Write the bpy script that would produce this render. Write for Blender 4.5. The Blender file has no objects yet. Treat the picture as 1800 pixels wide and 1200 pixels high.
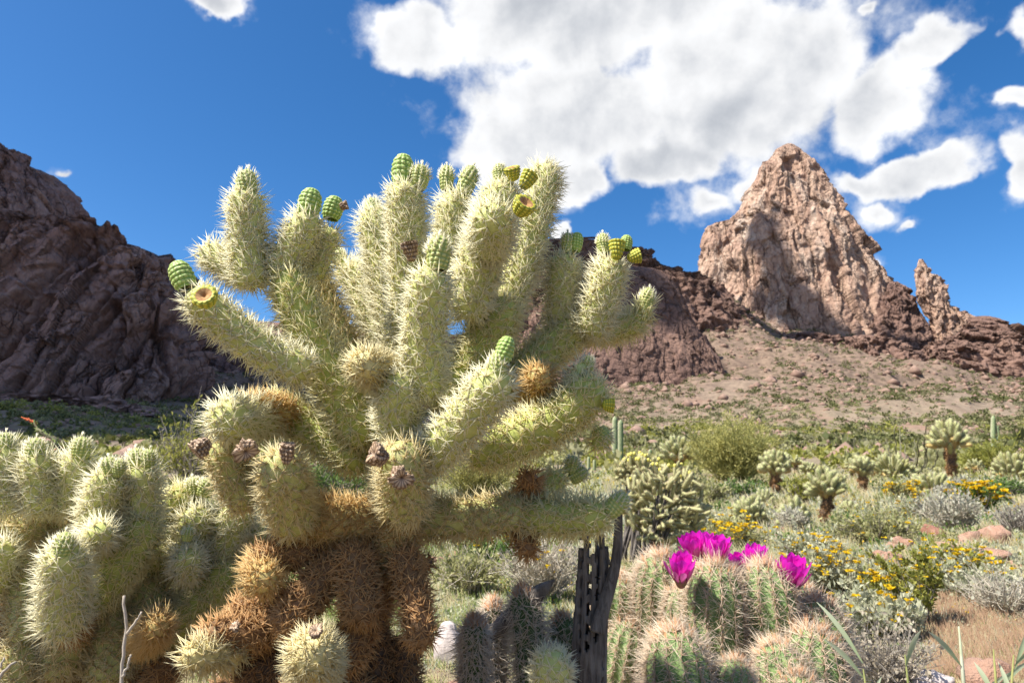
import bpy, math, random
import numpy as np
from mathutils import Vector, Matrix, Quaternion

# ---------------------------------------------------------------- camera
SC = bpy.context.scene
COL = SC.collection
FPX = 1200.0                       # focal length in photo pixels (24 mm on 36 mm)
CAM_H = 0.60
HORIZON = 822.0
PITCH = math.atan((HORIZON - 600.0) / FPX)
cam_d = bpy.data.cameras.new('camera'); cam = bpy.data.objects.new('camera', cam_d); COL.objects.link(cam)
cam_d.sensor_width = 36.0; cam_d.lens = 24.0
cam_d.clip_start = 0.02; cam_d.clip_end = 9000.0
cam.location = (0, 0, CAM_H); cam.rotation_euler = (math.radians(90) + PITCH, 0, 0)
cam_d.dof.use_dof = True; cam_d.dof.focus_distance = 1.08; cam_d.dof.aperture_fstop = 12.0
SC.camera = cam

# ---------------------------------------------------------------- light
SUN_EL = math.radians(56.0)
SUN_BACK = math.radians(22.0)       # the sun stands to the left, a little behind the camera
S = Vector((-math.cos(SUN_EL) * math.cos(SUN_BACK), -math.cos(SUN_EL) * math.sin(SUN_BACK), math.sin(SUN_EL)))
sd = bpy.data.lights.new('sun', 'SUN'); sun = bpy.data.objects.new('sun', sd); COL.objects.link(sun)
sd.energy = 5.0; sd.angle = math.radians(0.53); sd.color = (1.0, 0.955, 0.88)
sun.rotation_euler = S.to_track_quat('Z', 'Y').to_euler()
sun.location = (-20, -8, 40)
SC.view_settings.view_transform = 'Standard'; SC.view_settings.look = 'None'
SC.view_settings.gamma = 1.0; SC.view_settings.exposure = 0.88; SC.view_settings.use_curve_mapping = False
SC.cycles.use_denoising = True
SC.cycles.max_bounces = 6; SC.cycles.diffuse_bounces = 3; SC.cycles.transmission_bounces = 4
SC.cycles.caustics_reflective = False; SC.cycles.caustics_refractive = False

def ray(x, y):
    """photo pixel -> (X, Y, Z) direction with Y (depth) = 1"""
    u = (x - 900.0) / FPX; v = (600.0 - y) / FPX
    f = math.cos(PITCH) - v * math.sin(PITCH)
    return u / f, 1.0, (math.sin(PITCH) + v * math.cos(PITCH)) / f

def PW(x, y, d):
    a, _, e = ray(x, y)
    return np.array((a * d, d, CAM_H + e * d))

# ---------------------------------------------------------------- node helper
class NT:
    def __init__(s, tree):
        s.t = tree; s.n = tree.nodes; s.l = tree.links
    def new(s, kind, **kw):
        nd = s.n.new(kind)
        for k, v in kw.items(): setattr(nd, k, v)
        return nd
    def link(s, a, b): s.l.new(a, b)
    def put(s, sock, v):
        if hasattr(v, 'is_output'): s.l.new(v, sock)
        else: sock.default_value = v
    def math(s, op, a, b=0.0, c=None, clamp=False):
        nd = s.new('ShaderNodeMath', operation=op, use_clamp=clamp)
        s.put(nd.inputs[0], a); s.put(nd.inputs[1], b)
        if c is not None: s.put(nd.inputs[2], c)
        return nd.outputs[0]
    def vmath(s, op, a, b=None, out=0):
        nd = s.new('ShaderNodeVectorMath', operation=op)
        s.put(nd.inputs[0], a)
        if b is not None: s.put(nd.inputs[1], b)
        return nd.outputs['Value'] if op in ('LENGTH', 'DOT_PRODUCT', 'DISTANCE') else nd.outputs[0]
    def noise(s, vec, scale, detail=4, rough=0.55, dist=0.0):
        nd = s.new('ShaderNodeTexNoise'); s.put(nd.inputs['Vector'], vec)
        nd.inputs['Scale'].default_value = scale; nd.inputs['Detail'].default_value = detail
        nd.inputs['Roughness'].default_value = rough; nd.inputs['Distortion'].default_value = dist
        return nd.outputs[0]
    def maprange(s, v, a, b, c=0.0, d=1.0, smooth=False):
        nd = s.new('ShaderNodeMapRange'); nd.clamp = True
        if smooth: nd.interpolation_type = 'SMOOTHSTEP'
        s.put(nd.inputs[0], v); nd.inputs[1].default_value = a; nd.inputs[2].default_value = b
        nd.inputs[3].default_value = c; nd.inputs[4].default_value = d
        return nd.outputs[0]
    def mix(s, f, a, b, blend='MIX'):
        nd = s.new('ShaderNodeMix', data_type='RGBA', blend_type=blend)
        s.put(nd.inputs[0], f)
        for k, v in ((6, a), (7, b)):
            if hasattr(v, 'is_output'): s.l.new(v, nd.inputs[k])
            else: nd.inputs[k].default_value = (*v, 1)
        return nd.outputs[2]
    def mapping(s, vec, loc=(0,0,0), rot=(0,0,0), scale=(1,1,1)):
        nd = s.new('ShaderNodeMapping'); s.put(nd.inputs[0], vec)
        nd.inputs[1].default_value = loc; nd.inputs[2].default_value = rot; nd.inputs[3].default_value = scale
        return nd.outputs[0]

# ---------------------------------------------------------------- sky with cumulus
W = bpy.data.worlds.new('World'); SC.world = W; W.use_nodes = True
def build_world():
    t = NT(W.node_tree); t.n.clear()
    sky = t.new('ShaderNodeTexSky', sky_type='NISHITA'); sky.sun_disc = False
    sky.sun_elevation = SUN_EL; sky.sun_rotation = math.atan2(S.x, S.y)
    sky.altitude = 700; sky.air_density = 0.8; sky.dust_density = 1.0; sky.ozone_density = 3.0
    skyc = t.new('ShaderNodeHueSaturation'); skyc.inputs['Saturation'].default_value = 1.30; skyc.inputs['Value'].default_value = 1.0
    t.link(sky.outputs[0], skyc.inputs['Color'])
    d = t.vmath('NORMALIZE', t.new('ShaderNodeTexCoord').outputs['Generated'])
    sep = t.new('ShaderNodeSeparateXYZ'); t.link(d, sep.inputs[0])
    az = t.math('ARCTAN2', sep.outputs[0], sep.outputs[1])
    el = t.math('ARCSINE', sep.outputs[2])
    cmb = t.new('ShaderNodeCombineXYZ'); t.link(az, cmb.inputs[0]); t.link(el, cmb.inputs[1])
    def azel(x, y):
        a, b, c = ray(x, y); l = math.sqrt(a*a + b*b + c*c)
        return math.atan2(a, b), math.asin(c / l)
    # big warp so that outlines are ragged, not elliptical
    w1 = t.new('ShaderNodeTexNoise'); t.link(d, w1.inputs['Vector']); w1.inputs['Scale'].default_value = 7; w1.inputs['Detail'].default_value = 3
    wv = t.vmath('MULTIPLY', t.vmath('SUBTRACT', w1.outputs['Color'], (0.5, 0.5, 0.5)), (0.10, 0.07, 0))
    w2 = t.new('ShaderNodeTexNoise'); t.link(d, w2.inputs['Vector']); w2.inputs['Scale'].default_value = 20; w2.inputs['Detail'].default_value = 4
    wv2 = t.vmath('MULTIPLY', t.vmath('SUBTRACT', w2.outputs['Color'], (0.5, 0.5, 0.5)), (0.075, 0.055, 0))
    P = t.vmath('ADD', t.vmath('ADD', cmb.outputs[0], wv), wv2)
    blobs = [  # photo x, y, rx, ry, tilt, weight
        (1040, 0, 400, 140, 0, 1), (1010, 200, 260, 130, 0, 1), (1300, 145, 265, 160, 0, 1), (1545, 185, 135, 90, 12, .95),
        (890, 268, 150, 72, 0, .95), (1005, 318, 90, 58, 0, .95), (730, 72, 120, 74, 0, 1), (1150, 280, 150, 60, 0, .9), (1640, 75, 90, 36, 8, .75),
        (1235, 352, 66, 34, -10, .55), (1305, 322, 44, 42, 30, .55), (1612, 302, 128, 40, 12, 1), (1515, 335, 60, 26, 0, .85),
        (1795, 165, 36, 22, 0, .7), (1805, 270, 48, 62, 0, .85), (1540, 382, 32, 18, 0, .6), (1612, 385, 22, 15, 0, .5),
        (1562, 466, 13, 13, 0, .6), (400, 8, 56, 26, 0, .8), (965, 412, 30, 18, 0, .75),
        (1510, 10, 26, 14, 0, .5), (1790, 50, 32, 28, 0, .5), (95, 302, 24, 9, 10, .4), (1800, 585, 26, 12, 0, .7)]
    field = None
    for (x, y, rx, ry, tilt, wt) in blobs:
        a0, e0 = azel(x, y)
        m = t.new('ShaderNodeMapping', vector_type='TEXTURE'); t.link(P, m.inputs[0])
        m.inputs[1].default_value = (a0, e0, 0); m.inputs[2].default_value = (0, 0, math.radians(tilt))
        m.inputs[3].default_value = (rx / FPX, ry / FPX, 1)
        ln = t.vmath('LENGTH', m.outputs[0])
        v = t.math('SUBTRACT', wt * 0.98, t.math('MULTIPLY', ln, 0.98 if wt > .9 else wt))
        field = v if field is None else t.math('SMOOTH_MAX', field, v, 0.12)
    # the same kind of clouds over the rest of the sky
    n0 = t.noise(t.mapping(d, loc=(3.1, 1.7, 0.4), scale=(1, 1, 1.7)), 2.2, 3, 0.5)
    offv = t.math('MAXIMUM', t.maprange(t.math('ABSOLUTE', az), 0.62, 0.95), t.maprange(el, 0.66, 0.85))
    field2 = t.math('ADD', t.math('MULTIPLY', t.math('SUBTRACT', n0, 0.56), 4.0), t.math('MULTIPLY', t.math('SUBTRACT', offv, 1.0), 9.0))
    field = t.math('MAXIMUM', field, field2)
    def fbm(vec):
        a = t.noise(vec, 11.0, 9, 0.54, 0.1)
        return a
    n1 = fbm(d)
    sh = t.vmath('ADD', d, (S.x * 0.030, S.y * 0.030, S.z * 0.030 * 0.8))
    n2 = fbm(sh)
    n4 = t.noise(d, 34.0, 6, 0.6, 0.3)
    turb = t.math('ADD', t.math('MULTIPLY', t.math('SUBTRACT', n1, 0.5), 2.9), t.math('MULTIPLY', t.math('SUBTRACT', n4, 0.5), 0.8))
    dens = t.math('ADD', t.math('ADD', field, t.math('MULTIPLY', t.math('MAXIMUM', t.math('SUBTRACT', field, 0.13), 0.0), 3.2)), turb)
    alpha = t.maprange(dens, -0.1, 1.05, smooth=True)
    # light: thick middle is greyer, the sun side of each billow brighter
    thick = t.maprange(field, 0.05, 0.7, smooth=True)
    bil = t.math('MULTIPLY', t.math('SUBTRACT', n1, n2), 0.55)
    low1 = t.noise(d, 4.5, 3, 0.5); low2 = t.noise(t.vmath('ADD', d, (S.x * 0.09, S.y * 0.09, S.z * 0.09)), 4.5, 3, 0.5)
    bil = t.math('ADD', bil, t.math('MULTIPLY', t.math('SUBTRACT', low1, low2), 0.55))
    n3 = t.noise(t.mapping(d, loc=(.3, 0, .1)), 3.2, 4, 0.55)
    lum = t.math('ADD', t.math('SUBTRACT', 1.0, t.math('MULTIPLY', thick, t.maprange(n3, 0.36, 0.60, 0.10, 0.28))), bil, clamp=False)
    lum = t.maprange(lum, 0.45, 1.05, 0.45, 1.05)
    ccol = t.mix(t.maprange(lum, 0.45, 0.85), (0.66, 0.73, 0.85), (0.97, 0.98, 1.0))
    bright = t.math('MULTIPLY', lum, 0.78)
    cc = t.vmath('MULTIPLY', ccol, (1, 1, 1))
    sc = t.new('ShaderNodeVectorMath', operation='SCALE'); t.link(cc, sc.inputs[0]); t.link(t.math('MULTIPLY', bright, 7.4), sc.inputs['Scale'])
    out = t.mix(alpha, skyc.outputs[0], sc.outputs[0])
    bg = t.new('ShaderNodeBackground'); t.link(out, bg.inputs[0]); bg.inputs[1].default_value = 0.104
    wo = t.new('ShaderNodeOutputWorld'); t.link(bg.outputs[0], wo.inputs[0])
build_world()
W.cycles.sampling_method = 'MANUAL'; W.cycles.sample_map_resolution = 512

# ---------------------------------------------------------------- numpy noise
def _hash(ix, iy, iz, seed):
    h = (ix.astype(np.uint32) * np.uint32(374761393) + iy.astype(np.uint32) * np.uint32(668265263)
         + iz.astype(np.uint32) * np.uint32(2246822519) + np.uint32(seed * 3266489917 & 0xffffffff))
    h = (h ^ (h >> np.uint32(13))) * np.uint32(1274126177)
    h = h ^ (h >> np.uint32(16))
    return (h & np.uint32(0xffff)).astype(np.float32) / 32767.5 - 1.0
def vnoise(p, seed=0):
    i = np.floor(p).astype(np.int64); f = (p - i).astype(np.float32)
    u = f * f * f * (f * (f * 6 - 15) + 10)
    x, y, z = i[:, 0], i[:, 1], i[:, 2]
    def c(a, b, d): return _hash(x + a, y + b, z + d, seed)
    ux, uy, uz = u[:, 0], u[:, 1], u[:, 2]
    x00 = c(0,0,0) * (1-ux) + c(1,0,0) * ux; x10 = c(0,1,0) * (1-ux) + c(1,1,0) * ux
    x01 = c(0,0,1) * (1-ux) + c(1,0,1) * ux; x11 = c(0,1,1) * (1-ux) + c(1,1,1) * ux
    return (x00 * (1-uy) + x10 * uy) * (1-uz) + (x01 * (1-uy) + x11 * uy) * uz
def fbm(p, octv=4, seed=0, gain=0.5):
    s = 0; a = 1.0; q = p.copy()
    for k in range(octv):
        s = s + a * vnoise(q, seed + k * 17); q = q * 2.03 + 11.7; a *= gain
    return s
def ridged(p, octv=3, seed=0):
    s = 0; a = 1.0; q = p.copy()
    for k in range(octv):
        s = s + a * (1 - 2 * np.abs(vnoise(q, seed + k * 31))); q = q * 2.1 + 5.3; a *= 0.5
    return s

# ---------------------------------------------------------------- mesh helper
def make_mesh(name, V, F, smooth=False, mats=None, mi=None, attrs=None):
    """V (n,3), F list/array of tris or quads (all the same size)"""
    V = np.ascontiguousarray(V, dtype=np.float32); F = np.ascontiguousarray(F, dtype=np.int32)
    me = bpy.data.meshes.new(name)
    k = F.shape[1]; nf = F.shape[0]
    me.vertices.add(len(V)); me.vertices.foreach_set('co', V.ravel())
    me.loops.add(nf * k); me.loops.foreach_set('vertex_index', F.ravel())
    me.polygons.add(nf); me.polygons.foreach_set('loop_start', np.arange(nf, dtype=np.int32) * k)
    if smooth: me.polygons.foreach_set('use_smooth', np.ones(nf, dtype=bool))
    for m in mats or []: me.materials.append(m)
    if mi is not None: me.polygons.foreach_set('material_index', np.ascontiguousarray(mi, dtype=np.int32))
    for an, av in (attrs or {}).items():
        at = me.attributes.new(an, 'FLOAT', 'POINT'); at.data.foreach_set('value', np.ascontiguousarray(av, dtype=np.float32))
    me.update(calc_edges=True)
    return me
def link(name, data, parent=None, loc=None):
    o = bpy.data.objects.new(name, data); COL.objects.link(o)
    if parent is not None: o.parent = parent
    if loc is not None: o.location = loc
    return o
def tag(o, label=None, cat=None, group=None, kind=None):
    if label: o['label'] = label
    if cat: o['category'] = cat
    if group: o['group'] = group
    if kind: o['kind'] = kind
    return o
def thing(name, label, cat, loc=(0, 0, 0), group=None):
    e = link(name, None, None, Vector(loc)); e.empty_display_size = 0.05
    return tag(e, label, cat, group)
def child(name, me, root, kind=None, label=None):
    """a part whose mesh is given in world coordinates"""
    o = link(name, me, root); o.location = -Vector(world_loc(root))
    if kind: o['kind'] = kind
    if label: o['label'] = label
    return o
def world_loc(o):
    l = Vector(o.location)
    while o.parent is not None:
        o = o.parent; l = l + Vector(o.location)
    return l

# ---------------------------------------------------------------- materials
def pmat(name, rough=0.85, spec=0.2):
    m = bpy.data.materials.new(name); m.use_nodes = True
    t = NT(m.node_tree); b = t.n['Principled BSDF']
    b.inputs['Roughness'].default_value = rough; b.inputs['Specular IOR Level'].default_value = spec
    return m, t, b
def bump(t, b, h, strength, dist):
    bn = t.new('ShaderNodeBump'); bn.inputs['Strength'].default_value = strength; bn.inputs['Distance'].default_value = dist
    t.put(bn.inputs['Height'], h); t.link(bn.outputs[0], b.inputs['Normal'])
def noisy(name, c1, c2, scale, rough=0.85, bscale=None, bstr=0.4, bdist=0.01, c3=None, spec=0.2):
    m, t, b = pmat(name, rough, spec)
    g = t.new('ShaderNodeNewGeometry').outputs['Position']
    n = t.noise(g, scale, 6, 0.6)
    c = t.mix(t.maprange(n, 0.35, 0.65), c1, c2)
    if c3 is not None:
        c = t.mix(t.maprange(t.noise(g, scale * 0.27, 4, 0.6), 0.5, 0.68), c, c3)
    t.link(c, b.inputs['Base Color'])
    if bscale: bump(t, b, t.noise(g, bscale, 6, 0.65), bstr, bdist)
    return m
def leafmat(name, c1, c2, trans=0.35, rough=0.7, attr='tint', spec=0.2):
    """thin leaf / spine: diffuse + light passing through; colour runs from c1 to c2 with the attribute"""
    m, t, b = pmat(name, rough, spec)
    at = t.new('ShaderNodeAttribute', attribute_name=attr).outputs['Fac']
    c = t.mix(at, c1, c2)
    t.link(c, b.inputs['Base Color'])
    tr = t.new('ShaderNodeBsdfTranslucent'); t.link(c, tr.inputs[0])
    mx = t.new('ShaderNodeMixShader'); mx.inputs[0].default_value = trans
    t.link(b.outputs[0], mx.inputs[1]); t.link(tr.outputs[0], mx.inputs[2])
    t.link(mx.outputs[0], t.n['Material Output'].inputs[0])
    return m
# ================================================================ SETTING: terrain
RL = np.array([0, 3, 20, 60, 150, 250, 330, 420, 520, 700, 1200, 4000], dtype=float)
TCOLS = [  # photo x -> photo y of the ground at r = 60,150,250,330,420,520
    (-500, (801, 770, 705, 640, 560, 520)), (0, (801, 768, 700, 655, 610, 580)), (200, (801, 770, 703, 665, 630, 610)),
    (350, (801, 772, 715, 690, 670, 660)), (700, (801, 776, 738, 712, 690, 680)), (1000, (801, 776, 722, 688, 660, 640)),
    (1200, (801, 775, 716, 676, 596, 530)), (1290, (801, 775, 714, 672, 584, 512)), (1400, (801, 775, 712, 668, 612, 572)),
    (1500, (801, 776, 712, 662, 624, 598)), (1650, (801, 774, 716, 680, 650, 625)), (1800, (801, 776, 730, 708, 682, 655)),
    (2300, (801, 782, 760, 742, 722, 705))]
_tphi = []; _tz = []
for x, ys in TCOLS:
    a, _, e0 = ray(x, 800); phi = math.atan(a)
    rl = RL[3:9]
    zs = [0.0, 0.0, 0.17]
    for r, y in zip(rl, ys):
        d = r * math.cos(phi); zs.append(CAM_H + ray(x, y)[2] * d)
    zs += [zs[-1] * 0.9, zs[-1] * 0.5, 0.0]
    _tphi.append(phi); _tz.append(zs)
_tphi = np.array([-3.2, -2.0] + _tphi + [2.0, 3.2]); _flat = [0, 0, .17, .9, 4, 8, 12, 15, 18, 20, 10, 0]
_tz = np.array([_flat, _flat] + _tz + [_flat, _flat])
def terrain_z(x, y, detail=True):
    x = np.atleast_1d(np.asarray(x, dtype=float)); y = np.atleast_1d(np.asarray(y, dtype=float))
    r = np.hypot(x, y); phi = np.arctan2(x, y)
    j = np.clip(np.searchsorted(_tphi, phi) - 1, 0, len(_tphi) - 2)
    f = (phi - _tphi[j]) / (_tphi[j+1] - _tphi[j]); f = f * f * (3 - 2 * f)
    k = np.clip(np.searchsorted(RL, r, side='right') - 1, 0, len(RL) - 2)
    g = np.clip((r - RL[k]) / (RL[k+1] - RL[k]), 0, 1)
    z0 = _tz[j, k] * (1-g) + _tz[j, k+1] * g; z1 = _tz[j+1, k] * (1-g) + _tz[j+1, k+1] * g
    z = z0 * (1-f) + z1 * f
    if detail:
        p = np.stack([x, y, np.zeros_like(x)], 1)
        far = np.clip((r - 60) / 120, 0, 1)
        z = z + far * (fbm(p / 45, 4, 5) * 2.6 + 0.5 * fbm(p / 7, 3, 41) + ridged(p / 60, 4, 9) * 3.2 * np.clip((r - 200) / 120, 0, 1) + np.clip((r - 260) / 100, 0, 1) * (2.4 * fbm(p / 14, 4, 21) + 1.5 * np.floor(2.5 * fbm(p / 22, 2, 27)) / 2.5))
        z = z + np.clip((r - 6) / 30, 0, 1) * (1 - far * .5) * fbm(p / 9, 3, 7) * 0.12 + np.clip(r / 6, 0.3, 1) * fbm(p / 0.9, 3, 3) * 0.022
    return z
def ground_at(x, y): return float(terrain_z(x, y)[0])
_DS = np.geomspace(0.8, 400, 900)
def ground_px(px, py):
    """where the photo pixel's ray meets the ground"""
    a, _, e = ray(px, py)
    hit = np.nonzero(CAM_H + e * _DS <= terrain_z(a * _DS, _DS))[0]
    d = _DS[hit[0]] if len(hit) else 120.0
    return np.array((a * d, d, ground_at(a * d, d)))

def build_ground():
    fr = np.radians(np.linspace(-46, 46, 420)); bk = np.radians(np.linspace(46, 314, 110))[1:-1]
    th = np.concatenate([fr, bk]); n = len(th)
    rr = np.concatenate([[0.02], np.geomspace(0.15, 30, 130), np.geomspace(31, 700, 210), np.geomspace(760, 4500, 24)])
    T, R = np.meshgrid(th, rr)
    X = (R * np.sin(T)).ravel(); Y = (R * np.cos(T)).ravel()
    Z = terrain_z(X, Y)
    V = np.stack([X, Y, Z], 1)
    i, j = np.meshgrid(np.arange(len(rr) - 1), np.arange(n), indexing='ij')
    a = i * n + j; b = i * n + (j + 1) % n
    F = np.stack([a, b, b + n, a + n], -1).reshape(-1, 4)[:, ::-1]
    m, t, b_ = pmat('desert_soil', 0.95, 0.1)
    g = t.new('ShaderNodeNewGeometry').outputs['Position']
    big = t.noise(g, 0.02, 5, 0.6); mid = t.noise(g, 0.35, 6, 0.65); fine = t.noise(g, 14.0, 6, 0.7)
    vo = t.new('ShaderNodeTexVoronoi'); t.link(g, vo.inputs['Vector']); vo.inputs['Scale'].default_value = 0.9
    c = t.mix(t.maprange(mid, 0.38, 0.62), (0.18, 0.14, 0.10), (0.285, 0.22, 0.16))
    c = t.mix(t.maprange(big, 0.42, 0.62, 0, .75), c, (0.19, 0.17, 0.095))
    c = t.mix(t.maprange(t.noise(g, 0.05, 5, 0.65), 0.54, 0.66), c, (0.27, 0.165, 0.12))
    c = t.mix(t.maprange(fine, 0.52, 0.7), c, (0.40, 0.31, 0.23))
    c = t.mix(t.maprange(vo.outputs['Distance'], 0.05, 0.25, 0.7, 0.0), c, (0.27, 0.18, 0.135))
    t.link(c, b_.inputs['Base Color'])
    zz = t.new('ShaderNodeSeparateXYZ'); t.link(g, zz.inputs[0])
    gul = t.noise(t.mapping(g, scale=(.06, .02, .02)), 1.0, 5, .6, .8)
    c = t.mix(t.maprange(gul, .52, .66, 0, .55), c, (0.15, 0.105, 0.08))
    c = t.mix(t.maprange(t.noise(g, 1.3, 5, .7), .55, .68, 0, .6), c, (0.13, 0.10, 0.075))
    hi = t.math('ADD', zz.outputs[2], t.math('MULTIPLY', t.math('SUBTRACT', big, .5), 60.0))
    rocky = t.mix(t.maprange(mid, .40, .60), (0.135, 0.095, 0.072), (0.235, 0.165, 0.12))
    c = t.mix(t.maprange(hi, 10, 34, 0, .88), c, rocky)
    t.link(c, b_.inputs['Base Color'])
    h = t.math('ADD', t.math('MULTIPLY', mid, 0.6), t.math('MULTIPLY', fine, 0.05))
    bump(t, b_, h, 0.7, 1.0)
    o = link('ground', make_mesh('ground', V, F, True, [m])); tag(o, 'pinkish gravelly desert ground rising to talus slopes', None, kind='structure')
build_ground()

# ================================================================ SETTING: rock masses
def rockmat(name, tan, brown, dark, pale=None, bias=0.5, px=0.4):
    m, t, b = pmat(name, 0.92, 0.12)
    g = t.new('ShaderNodeNewGeometry').outputs['Position']
    streak = t.noise(t.mapping(g, scale=(0.16, 0.16, 0.022)), 1.0, 6, 0.62, 0.6)
    blot = t.noise(g, 0.035, 5, 0.6, 0.4)
    fine = t.noise(t.mapping(g, scale=(1, 1, 0.55)), 0.55, 7, 0.7)
    c = t.mix(t.maprange(streak, 0.40, 0.62), tan, brown)
    c = t.mix(t.maprange(blot, bias - 0.08, bias + 0.14), c, brown)
    if pale is not None: c = t.mix(t.maprange(t.noise(t.mapping(g, loc=(40, 9, 3), scale=(.07, .07, .018)), 1.0, 5, .6, .5), 0.52, 0.66, 0, .8), c, pale)
    c = t.mix(t.maprange(fine, 0.50, 0.72, 0, 0.75), c, dark)
    c = t.mix(t.maprange(fine, 0.30, 0.44, 0.45, 0), c, tan)
    t.link(c, b.inputs['Base Color'])
    def frac(sc, w):
        vo = t.new('ShaderNodeTexVoronoi', feature='DISTANCE_TO_EDGE'); t.link(t.mapping(t.vmath('ADD', g, warp), scale=sc), vo.inputs['Vector']); vo.inputs['Scale'].default_value = 1.0
        return t.maprange(vo.outputs['Distance'], 0.0, w, 1.0, 0.0)
    wn = t.new('ShaderNodeTexNoise'); t.link(g, wn.inputs['Vector']); wn.inputs['Scale'].default_value = .12; wn.inputs['Detail'].default_value = 4
    warp = t.vmath('MULTIPLY', t.vmath('SUBTRACT', wn.outputs['Color'], (.5, .5, .5)), (9, 9, 14))
    f1 = frac((.085, .085, .028), .05); f2 = frac((.26, .26, .16), .07)
    fr = t.math('MULTIPLY', t.math('MAXIMUM', f1, t.math('MULTIPLY', f2, .6)), t.maprange(t.noise(g, .05, 3), .38, .55))
    c = t.mix(t.math('MULTIPLY', fr, .75), c, tuple(v * .55 for v in dark))
    t.link(c, b.inputs['Base Color'])
    h = t.math('SUBTRACT', t.math('ADD', fine, t.math('MULTIPLY', streak, 1.2)), t.math('MULTIPLY', fr, .9))
    bump(t, b, h, 0.9, px * 3.5)
    return m
ROCK_PEAK = rockmat('peak_rock', (0.52, 0.355, 0.255), (0.38, 0.24, 0.175), (0.20, 0.125, 0.095), (0.60, 0.48, 0.38), 0.60)
ROCK_BROWN = rockmat('varnished_rock', (0.29, 0.18, 0.135), (0.20, 0.122, 0.095), (0.115, 0.072, 0.06), None, 0.47)
ROCK_SHADE = rockmat('left_cliff_rock', (0.40, 0.255, 0.205), (0.27, 0.165, 0.14), (0.12, 0.075, 0.066), None, 0.5, 0.3)

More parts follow.
